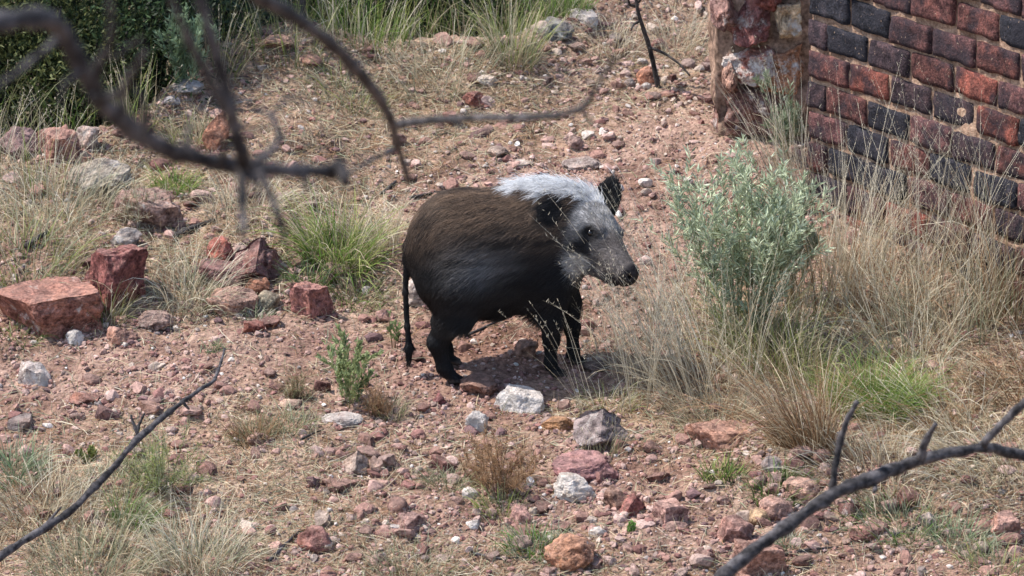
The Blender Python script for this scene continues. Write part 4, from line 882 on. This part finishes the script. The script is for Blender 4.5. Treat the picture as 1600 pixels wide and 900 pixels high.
def pig_sdf(p):
    d = sd_ell(p, np.array([-.125, 0, .372]), np.array([.148, .128, .178]))
    d = smin(d, sd_ell(p, np.array([-.01, 0, .362]), np.array([.21, .142, .186])), .05)
    d = smin(d, sd_ell(p, np.array([.115, 0, .383]), np.array([.140, .124, .172])), .05)
    d = smin(d, sd_ell(p, np.array([.195, -.005, .425]), np.array([.105, .095, .120])), .05)
    d = smin(d, sd_ell(p, np.array([.10, 0, .48]), np.array([.16, .06, .085])), .04)
    for J, R in LEGS:
        L = None; off = gz(J[-1][1])
        for k in range(len(J) - 1):
            a = np.array(J[k]); b = np.array(J[k + 1]); a[2] += off; b[2] += off
            s = sd_cone(p, a, b, R[k], R[k + 1]); L = s if L is None else smin(L, s, .018)
        for sg in (-1, 1):                                      # two cloven toes and the dewclaws behind them
            L = smin(L, sd_cone(p, np.array(J[-1]) + [.0, .009 * sg, off + .006], np.array(J[-1]) + [.030, .012 * sg, off - .006], .0125, .0075), .004)
            L = smin(L, sd_cone(p, np.array(J[-1]) + [-.016, .010 * sg, off + .022], np.array(J[-1]) + [-.026, .011 * sg, off + .014], .007, .004), .004)
        d = smin(d, L, .06)
    hd = sd_ell(p, hp(.0, 0, .0), HS * np.array([.092, .074, .078]), HB_)
    hd = smin(hd, sd_ell(p, hp(.045, 0, -.035), HS * np.array([.095, .068, .066]), HB_), .03)
    hd = smin(hd, sd_cone(p, hp(.05, 0, .006), hp(.19, 0, -.020), HS * .066, HS * .041), .03)
    hd = smin(hd, sd_cone(p, hp(.16, 0, -.018), hp(.232, 0, -.024), HS * .039, HS * .035), .015)
    hd = smin(hd, sd_cone(p, hp(.03, 0, -.068), hp(.200, 0, -.060), HS * .044, HS * .023), .014)
    hd = smin(hd, sd_ell(p, hp(.240, 0, -.024), HS * np.array([.009, .039, .037]), HB_), .012)
    for b in (1, -1):
        hd = smin(hd, sd_ell(p, hp(.075, .050 * b, .038), HS * np.array([.035, .018, .015]), HB_), .02)      # brow
        hd = -smin(-hd, sd_ell(p, hp(.084, .068 * b, .015), HS * np.array([.020, .012, .014]), HB_), .012)    # eye socket
        hd = -smin(-hd, sd_ell(p, hp(.250, .014 * b, -.021), HS * np.array([.012, .0075, .011]), HB_), .004)   # nostril
        hd = smin(hd, sd_ell(p, hp(.035, .060 * b, -.040), HS * np.array([.055, .024, .038]), HB_), .03)       # cheek
    d = smin(d, hd, .05)
    for (base, dr), E in ((EARN, EN), (EARF, EF)):
        s = np.maximum(sd_ell(p, base + E[:, 0] * .044 + E[:, 1] * .016, np.array([.080, .058, .013]), E), sd_ell(p, base + E[:, 0] * .044 - E[:, 1] * .016, np.array([.080, .058, .013]), E))
        s = -smin(-s, sd_ell(p, base + E[:, 0] * .044 + E[:, 2] * .0165, np.array([.050, .028, .012]), E), .006)
        d = smin(d, s, .016)
    t = None
    for k in range(len(TAIL) - 1):
        s = sd_cone(p, TAIL[k], TAIL[k + 1], TR[k], TR[k + 1]); t = s if t is None else smin(t, s, .01)
    return smin(d, t, .018)

def surface_net(f, lo, hi, h):
    n = np.ceil((np.array(hi) - lo) / h).astype(int); ax = [lo[k] + np.arange(n[k] + 1) * h for k in range(3)]
    D = np.empty((n[0] + 1, n[1] + 1, n[2] + 1), np.float32)
    for i in range(0, n[0] + 1, 24):
        X, Y_, Z = np.meshgrid(ax[0][i:i + 24], ax[1], ax[2], indexing='ij'); D[i:i + 24] = f(np.stack([X, Y_, Z], -1))
    neg = D < 0; cs = [(a, b, c) for a in (0, 1) for b in (0, 1) for c in (0, 1)]
    sl_ = lambda A, o: A[o[0]:n[0] + o[0], o[1]:n[1] + o[1], o[2]:n[2] + o[2]]
    cnt = sum(sl_(neg, o).astype(np.int8) for o in cs); act = (cnt > 0) & (cnt < 8)
    I = np.argwhere(act); idx = -np.ones(act.shape, np.int64); idx[act] = np.arange(len(I))
    acc = np.zeros((len(I), 3)); num = np.zeros(len(I))
    val = {o: D[I[:, 0] + o[0], I[:, 1] + o[1], I[:, 2] + o[2]] for o in cs}
    for o in cs:
        for k in range(3):
            if o[k] == 0:
                q = list(o); q[k] = 1; q = tuple(q); a, b = val[o], val[q]; m = (a < 0) != (b < 0); t = np.where(m, a / np.where(a == b, 1, a - b), 0)
                c = np.array(o, float)[None].repeat(len(I), 0); c[:, k] += t; acc += np.where(m[:, None], c, 0); num += m
    V = (I + acc / num[:, None]) * h + lo
    F = []
    for k in range(3):
        a, b = (k + 1) % 3, (k + 2) % 3
        e0 = np.take(neg, range(0, n[k]), axis=k); e1 = np.take(neg, range(1, n[k] + 1), axis=k); E = np.argwhere(e0 != e1)
        E = E[(E[:, a] > 0) & (E[:, b] > 0) & (E[:, a] < n[a]) & (E[:, b] < n[b])]
        def cell(da, db): q = E.copy(); q[:, a] += da; q[:, b] += db; return idx[q[:, 0], q[:, 1], q[:, 2]]
        quad = np.stack([cell(-1, -1), cell(0, -1), cell(0, 0), cell(-1, 0)], 1); fl = e0[E[:, 0], E[:, 1], E[:, 2]]
        quad[~fl] = quad[~fl][:, ::-1]; F.append(quad)
    return V, np.concatenate(F)
PV, PF = surface_net(pig_sdf, np.array([-.31, -.26, -.03]), np.array([.46, .20, .62]), .0055)
PV[:, 2] = np.maximum(PV[:, 2], gz(PV[:, 1]) - .006)
def pig_grad(p):
    e = .003; g = np.stack([pig_sdf(p + np.eye(3)[k] * e) - pig_sdf(p - np.eye(3)[k] * e) for k in range(3)], -1); return g / (np.linalg.norm(g, axis=-1, keepdims=True) + 1e-9)
def pig_masks(p):
    q = (p - HO) @ HB_ / HS; a, b, c = q[:, 0], q[:, 1], q[:, 2]
    head = smooth((.13 - sd_ell(p, hp(.08, 0, -.02), np.array([.19, .10, .11]), HB_) * 8) / .1)
    ear = np.zeros(len(p))
    for (base, dr), E in ((EARN, EN), (EARF, EF)):
        ear = np.maximum(ear, smooth((.012 - sd_ell(p, base + E[:, 0] * .046, np.array([.066, .043, .016]), E)) / .010) * smooth((((p - base) @ E[:, 0]) + .004) / .012))
    zl = np.interp(p[:, 0], [-.03, .0, .08, .16, .24, .3], [.60, .558, .543, .536, .522, .505]) + .034 * fbm(p[:, 0] * 34, p[:, 1] * 50, p[:, 2] * 15, 3, 15)
    mane = smooth((p[:, 2] - zl) / .018) * smooth((p[:, 0] + .03) / .03) * smooth((.085 - np.abs(p[:, 1])) / .03)
    mane = np.maximum(mane, smooth((c - .045) / .02) * smooth((.020 - a) / .04) * (head > .3) * (p[:, 0] > .1))
    return q, head, ear, mane * (1 - ear)
def pig_color(p, rng):
    n = len(p); q, head, ear, mane = pig_masks(p); a, b, c = q.T
    streak = np.clip(.5 + .55 * fbm(p[:, 0] * 9, p[:, 1] * 30, p[:, 2] * 42, 3, 5) + .5 * fbm(p[:, 0] * 22, p[:, 1] * 110, p[:, 2] * 130, 2, 6), 0, 1.3)
    top = smooth((p[:, 2] - .34) / .19) * smooth((.26 - p[:, 0]) / .12)
    col = lerp(np.array([.017, .0145, .0145]) * (.5 + streak[:, None]), np.array([.185, .12, .078]), (top * (.12 + 1.1 * streak) * .95)[:, None])
    sheen = smooth(1 - np.abs(p[:, 2] - .37) / .11) * smooth(1 - np.abs(p[:, 0] + .07) / .17) * .5  # silvery highlight on the mid flank, painted into the coat colour
    col = lerp(col, np.array([.40, .38, .37]), (sheen * streak)[:, None])
    face = (np.array([.13, .12, .115]) + np.array([.12, .12, .12]) * (smooth((c + .005) / .05) * smooth((.10 - a) / .06))[:, None]) * (.15 + 1.7 * (fbm(a * 60, b * 60, c * 60, 3, 9)[:, None] * .5 + .5))
    fm = head * smooth((a + .06) / .05)
    col = lerp(col, face, (fm * .95)[:, None])
    dark = np.array([.010, .009, .010]); ab = np.abs(b)
    def spot(ca, cb_, cc, r, s=.6): return smooth((1 + s - np.sqrt(((a - ca) ** 2 + (ab - cb_) ** 2 + (c - cc) ** 2)) / r) / s)
    col = lerp(col, np.array([.50, .49, .47]), (head * spot(.030, .064, .004, .022, .9) * .85)[:, None])
    col = lerp(col, np.array([.40, .38, .36]), (head * spot(.075, .0, .060, .030, 1.0) * .6)[:, None])
    col = lerp(col, dark, (head * spot(.086, .058, .012, .021, .8))[:, None])
    col = lerp(col, dark, (head * spot(.088, .060, -.042, .029, .6))[:, None])
    col = lerp(col, np.array([.085, .070, .064]), (head * smooth((a - .095) / .06) * .85)[:, None])
    col = lerp(col, np.array([.42, .39, .36]), (head * spot(.085, .045, -.084, .034) * .95)[:, None])
    col = lerp(col, np.array([.022, .018, .018]), (head * np.maximum(smooth((a - .224) / .012), smooth((a - .165) / .03) * smooth((-c - .040) / .015)))[:, None])
    col = lerp(col, dark * .8, ear[:, None])
    col = lerp(col, np.array([.70, .69, .69]), (mane * (1 - ear))[:, None])
    leg = smooth((.17 - p[:, 2]) / .06); col = lerp(col, np.array([.008, .0075, .0085]), (leg * (p[:, 0] < .28))[:, None])
    hoof = smooth((.024 + gz(p[:, 1]) - p[:, 2]) / .006); col = lerp(col, np.array([.055, .045, .040]), hoof[:, None])
    return col * rng.uniform(.45, 1.55, (n, 1))
prng = np.random.default_rng(3)
pig = link('bushpig', mesh('bushpig', PV, PF, np.clip(pig_color(PV, prng), 0, 1), True), M['hide'], loc=PIG0, label='dark brown wild pig with a white mane standing side on, head turned to the viewer', cat='pig')
pig.rotation_euler = (0, 0, YAW)
for b in (1, -1):
    V, F = ICO[3]; link('eye', mesh('eye', V * .0090, F, None, True), M['eye'], parent=pig, loc=hp(.083, .0590 * b, .016))

def fur(name, n, seed, which, kind='stuff'):
    rng = np.random.default_rng(seed)
    A, B, C_, D_ = (PV[PF[:, k]] for k in range(4)); ar = np.linalg.norm(np.cross(C_ - A, D_ - B), axis=1) / 2
    fi = rng.choice(len(PF), n, p=ar / ar.sum()); s, t = rng.random((n, 1)), rng.random((n, 1))
    p = (A[fi] * (1 - s) + B[fi] * s) * (1 - t) + (D_[fi] * (1 - s) + C_[fi] * s) * t
    nrm = pig_grad(p); q, head, ear, mane = pig_masks(p); a, b, c = q.T
    keep = (p[:, 2] > .022 + gz(p[:, 1])) & ~((head > .5) & (a > .232)) & (np.linalg.norm(p - hp(.083, .0590, .016), axis=1) > .013) & (np.linalg.norm(p - hp(.083, -.0590, .016), axis=1) > .013)
    if which == 'mane': keep &= mane > .35
    p, nrm, q, head, ear, mane, a, b, c = (z[keep] for z in (p, nrm, q, head, ear, mane, a, b, c)); n = len(p)
    down = smooth((.42 - p[:, 2]) / .25)
    flow = np.stack([-np.ones(n), np.zeros(n), -.35 - .55 * down], 1)
    rear = smooth((-.15 - p[:, 0]) / .1); flow[:, 2] -= rear * 1.4
    leg = smooth((.19 - p[:, 2]) / .05) * (1 - head); flow = lerp(flow, np.array([-.15, 0, -1.]), leg[:, None])
    hd = (head * (a > -.03))[:, None]; flow = lerp(flow, -hf[None] - .25 * hu[None] + .5 * hr[None] * np.sign(b)[:, None] * 0 , hd)
    tail = ((p[:, 0] < -.255) & (p[:, 2] < .36))
    flow[tail] = [-.05, 0, -1.]
    fe = np.where((np.linalg.norm(p - EARN[0], axis=1) < np.linalg.norm(p - EARF[0], axis=1))[:, None], EN[:, 0], EF[:, 0]); flow = lerp(flow, fe, ear[:, None])
    flow = flow + rng.normal(0, .16, (n, 3)); flow -= nrm * (flow * nrm).sum(1, keepdims=True); flow /= np.linalg.norm(flow, axis=1, keepdims=True) + 1e-9
    L = lerp(.032, .008, leg) * rng.uniform(.6, 1.25, n); L = lerp(L, .017 * rng.uniform(.5, 1.3, n), head * (a > -.02)); L = np.where(ear > .5, .012 + .022 * rng.random(n) ** 3, L); L = lerp(L, .006, head * smooth((a - .13) / .06))
    L = np.where(tail, np.where(p[:, 2] < .10, .022, .008), L)
    belly = smooth((.26 - p[:, 2]) / .06) * smooth((p[:, 2] - .16) / .03) * (np.abs(p[:, 1]) < .13) * (1 - head); L = L * (1 + .7 * belly)
    jaw = smooth((-.05 - c) / .03) * head; L = L * (1 + .9 * jaw)
    lift = lerp(.22, .16, head) + rng.uniform(-.06, .16, n)
    if which == 'mane': L = rng.uniform(.026, .050, n) * lerp(.8, 1.0, smooth((p[:, 0] - .0) / .06)) * np.where(head * (a > 0) > .5, .55, 1); lift = rng.uniform(.25, 1.0, n); flow = flow + rng.normal(0, .22, (n, 3))
    m = 5; tt = np.linspace(0, 1, m)
    P_ = p[:, None] + flow[:, None] * (L[:, None] * tt)[..., None] + nrm[:, None] * ((L * lift)[:, None] * (tt - .55 * tt ** 2))[..., None]
    P_[..., 2] -= (L[:, None] * .12 * tt[None] ** 2)
    P_ += rng.normal(0, .0006, P_.shape) * tt[None, :, None]
    col = pig_color(p, rng)
    if which == 'mane': col = np.array([.90, .89, .88]) * rng.uniform(.6, 1.05, (n, 1))
    cu = bpy.data.hair_curves.new(name); cu.add_curves([m] * n)
    cu.attributes['position'].data.foreach_set('vector', P_.astype(np.float32).ravel())
    rad = (np.where(head > .5, .00042, .00055)[:, None] * (1 - .8 * tt[None])).astype(np.float32)
    at_ = cu.attributes.get('radius') or cu.attributes.new('radius', 'FLOAT', 'POINT'); at_.data.foreach_set('value', rad.ravel())
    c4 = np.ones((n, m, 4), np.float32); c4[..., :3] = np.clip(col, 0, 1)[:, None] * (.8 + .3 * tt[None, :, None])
    ca_ = cu.attributes.new('Col', 'FLOAT_COLOR', 'POINT'); ca_.data.foreach_set('color', c4.ravel())
    return link(name, cu, M['fur'], parent=pig, kind=kind)
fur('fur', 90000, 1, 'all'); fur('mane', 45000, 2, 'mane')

# ------------------------------------------------------------------ bare branches and sticks
def limb(px, d0, d1, w0, w1, seed, n=9, rough=.22):
    """Pixels of the photograph along a limb, at distances d0..d1 from the camera; widths in pixels."""
    k = len(px); t = np.linspace(0, 1, k); d = d0 + (d1 - d0) * t
    return np.array([at(u, v, dd) for (u, v), dd in zip(px, d)]), (w0 + (w1 - w0) * t) / 2 / (FPX / d)
def part(name, P, R, parent, loc, mat='bark', seed=1, n=10, rough=.6):
    V, F, F3 = tube(P, R, n, seed, rough); return link(name, mesh(name, V - loc, [F, F3], None, True), M[mat], parent=parent, loc=None if parent is None else None)
def child(name, px, d0, d1, w0, w1, parent, origin, seed, mat='bark', rough=.6):
    P_, R_ = limb(px, d0, d1, w0, w1, seed); return part(name, P_, R_, parent, origin, mat, seed, 9, rough)
# the bare tree on the left: its trunk stands outside the view, its limbs hang into it
tb = at(-620, 300, 4.2); tb = np.array([tb[0], tb[1], float(height_raw(tb[0], tb[1]))])
tree = link('bare_tree', None, loc=tb, label='leafless tree whose blurred grey branches hang in from the upper left', cat='tree')
top1 = at(-600, 60, 4.2); top2 = at(-560, -420, 4.5)
part('trunk', [tb - [0, 0, .3], tb * .6 + top1 * .4 + [.05, .03, 0], top1, top2, at(-500, -900, 4.7)], [.15, .12, .095, .07, .04], tree, tb, seed=3, n=14)
b1 = child('branch', [(-600, 60), (-300, 75), (-60, 42), (40, 28), (85, 30), (112, 75), (150, 150), (205, 205), (270, 238), (330, 252), (385, 264), (450, 268), (500, 268), (535, 270)], 4.2, 4.9, 40, 18, tree, tb, 4)
for k, (px, a, b, w0, w1) in enumerate([
    ([(383, 262), (378, 240), (362, 180), (345, 110), (325, 45), (308, -30), (290, -120)], 4.694, 4.470, 26, 12), ([(362, 185), (330, 130), (300, 75), (275, 20), (255, -40)], 4.619, 4.396, 16, 11),
    ([(380, 268), (378, 300), (380, 345), (378, 372)], 4.694, 4.619, 22, 8), ([(405, 270), (425, 310), (440, 350), (446, 378)], 4.731, 4.694, 16, 7), ([(515, 268), (530, 255), (540, 285)], 4.880, 4.843, 26, 18),
    ([(150, 150), (185, 150), (205, 115), (230, 78)], 4.396, 4.247, 18, 7), ([(160, 160), (150, 110), (172, 70), (176, 30), (165, -40)], 4.396, 4.247, 18, 9), ([(178, 90), (205, 70), (222, 60)], 4.321, 4.284, 10, 5),
    ([(90, 60), (55, 90), (20, 118), (-15, 142)], 4.284, 4.247, 12, 6), ([(200, 200), (190, 165), (195, 130)], 4.470, 4.433, 16, 9), ([(225, 215), (228, 180), (215, 140)], 4.507, 4.470, 16, 8),
    ([(385, 262), (420, 240), (440, 215), (425, 180), (400, 170)], 4.731, 4.768, 16, 6), ([(392, 268), (402, 300), (398, 335)], 4.7, 4.68, 12, 5), ([(300, 246), (290, 215), (300, 190)], 4.6, 4.6, 14, 7), ([(345, 254), (352, 228), (340, 205)], 4.65, 4.6, 12, 6), ([(470, 268), (480, 290), (476, 300)], 4.8, 4.8, 11, 6), ([(365, 190), (395, 205), (420, 200)], 4.65, 4.7, 10, 5), ([(128, 110), (100, 130), (95, 165)], 4.4, 4.4, 14, 6), ([(425, 180), (450, 150), (470, 155)], 4.768, 4.805, 8, 4)]):
    child('twig', px, a, b, w0, w1, b1, tb, 20 + k)
b2 = child('branch', [(-560, -420), (-200, -260), (120, -140), (300, -70), (400, -8), (470, 32), (520, 72), (560, 112), (592, 152), (612, 188), (618, 215), (628, 250), (638, 282)], 4.5, 6.4, 33, 9, tree, tb, 6)
for k, (px, a, b, w0, w1) in enumerate([
    ([(615, 196), (660, 189), (740, 184), (820, 184), (880, 180), (915, 166), (935, 130), (962, 88)], 6.239, 5.425, 15, 7), ([(618, 232), (590, 246), (560, 262), (530, 278)], 6.277, 5.890, 9, 4), ([(545, 96), (548, 112), (545, 122)], 5.968, 5.968, 12, 6), ([(905, 170), (918, 182), (930, 196)], 5.580, 5.580, 9, 4), ([(700, 186), (712, 194), (722, 196)], 5.890, 5.890, 8, 4)]):
    child('twig', px, a, b, w0, w1, b2, tb, 50 + k)
# thin black sapling standing on the upper path
q = gp(1028, 140); sap = link('dead_sapling', None, loc=q, label='thin black dead sapling standing left of the stone pier', cat='sapling')
dq = float(np.dot(q - CAM, -CZ))
st = child('stem', [(1030, 142), (1024, 115), (1018, 85), (1011, 62), (1003, 38), (995, 12), (992, -30), (985, -110), (990, -220)], dq + .02, dq - .15, 9, 4, sap, q, 71, 'darkbark', .3)
for k, px in enumerate([[(1015, 74), (1040, 84), (1062, 100), (1078, 118)], [(1001, 32), (990, 38), (986, 46)], [(993, 10), (984, 8), (980, -8)], [(995, 6), (1004, -4), (1010, -30)], [(990, -60), (1015, -90), (1030, -140)], [(987, -100), (965, -140), (955, -180)]]):
    child('twig', px, dq - .05, dq - .12, 5, 3, sap, q, 80 + k, 'darkbark', .2)
# dark forked branch in the lower right, rising from a stump in front of the view
d4 = 9.3; bb = at(980, 1330, 9.0); bb[2] = float(height_raw(bb[0], bb[1]))
lo = link('dead_branch', None, loc=bb, label='dark grey forked bare branch rising across the lower right corner', cat='branch')
main = child('stem', [(1040, 1010), (1130, 900), (1180, 858), (1240, 815), (1300, 770), (1360, 748), (1430, 720), (1480, 708), (1535, 698), (1580, 708), (1640, 722), (1760, 735), (1900, 700)], 9.25, 9.8, 25, 13, lo, bb, 91)
part('stump', [bb - [0, 0, .15], bb * .5 + at(1040, 1010, 9.25) * .5 + [.03, 0, 0], at(1038, 1013, 9.25)], [.033, .024, .0171], lo, bb, seed=92)
for k, (px, w0, w1) in enumerate([([(1300, 768), (1304, 735), (1312, 690), (1324, 655), (1340, 627)], 14, 8), ([(1438, 716), (1444, 695), (1452, 678), (1462, 662)], 15, 9), ([(1535, 696), (1555, 672), (1580, 648), (1620, 612), (1680, 560)], 14, 9), ([(1362, 750), (1368, 762), (1366, 768)], 10, 6)]):
    child('twig', px, 9.5, 9.45, w0, w1, lo, bb, 95 + k)
# long fallen branch on the left
fb = at(-330, 1040, 11.6); fb[2] = float(H(fb[0], fb[1])); 
fl = link('fallen_branch', None, loc=fb, label='long thin grey dead branch slanting up from the lower left corner', cat='branch')
child('stem', [(-330, 1060), (-150, 960), (0, 868), (50, 838), (110, 800), (165, 745), (212, 688), (250, 655), (285, 628), (318, 604), (334, 598), (344, 572), (351, 545)], 11.6, 12.4, 16, 4, fl, fb, 110)
for k, px in enumerate([[(212, 686), (217, 665), (226, 645)], [(216, 680), (208, 660), (204, 648)], [(285, 628), (290, 634), (296, 640)], [(60, 832), (78, 812), (96, 792)]]): child('twig', px, 12.1, 12.1, 7, 3, fl, fb, 111 + k)
# dark post beyond the crest and loose sticks on the ground
q = gp(466, 62); dq = float(np.dot(q - CAM, -CZ)); po = link('dark_post', None, loc=q, label='short black burnt stump on the crest between bushes', cat='stump')
child('trunk', [(464, 84), (466, 60), (468, 35), (470, 8), (474, -20)], dq + .1, dq + .12, 17, 14, po, q, 130, 'darkbark')
def ground_stick(px, wd, label, seed, lift=.006, mat='bark', name='stick'):
    P_ = np.array([gp(u, v) for u, v in px]); P_[:, 2] += lift; o = P_.mean(0); V, F, F3 = tube(P_, np.linspace(wd, wd * .5, len(P_)), 7, seed, .25)
    link(name, mesh(name, V - o, [F, F3], None, True), M[mat], loc=o, label=label, cat='stick', group='sticks lying on the ground')
ground_stick([(728, 528), (750, 518), (775, 506), (800, 498)], .005, 'thin grey twig lying behind the pig under its belly', 140)
ground_stick([(640, 312), (670, 306), (705, 300)], .006, 'dark stick on the path behind the back of the pig', 141, mat='darkbark')
ground_stick([(596, 306), (608, 296), (618, 286)], .008, 'short dark stick near the end of the hanging branch', 142, mat='darkbark')
ground_stick([(268, 378), (300, 362), (335, 350)], .012, 'weathered dark stick in the dry grass under the ledge stone', 143, .012, 'darkbark')
ground_stick([(470, 690), (490, 680), (506, 674)], .004, 'short black twig below the speckled whitish stone', 144, mat='darkbark')
ground_stick([(1390, 842), (1430, 828), (1462, 816)], .005, 'pale straight twig on the stones at the lower right', 145)
ground_stick([(1215, 872), (1260, 862), (1310, 858)], .005, 'long dark twig right of the large brown block', 146, mat='darkbark')
ground_stick([(40, 395), (62, 380), (76, 372)], .010, 'short charred stick in the grass at the left', 147, .02, 'darkbark')
ground_stick([(420, 880), (450, 850), (470, 830)], .005, 'brown twig among gravel at the bottom left of centre', 148)
ground_stick([(740, 868), (780, 876), (830, 874)], .004, 'pale bent twig at the bottom centre', 149)
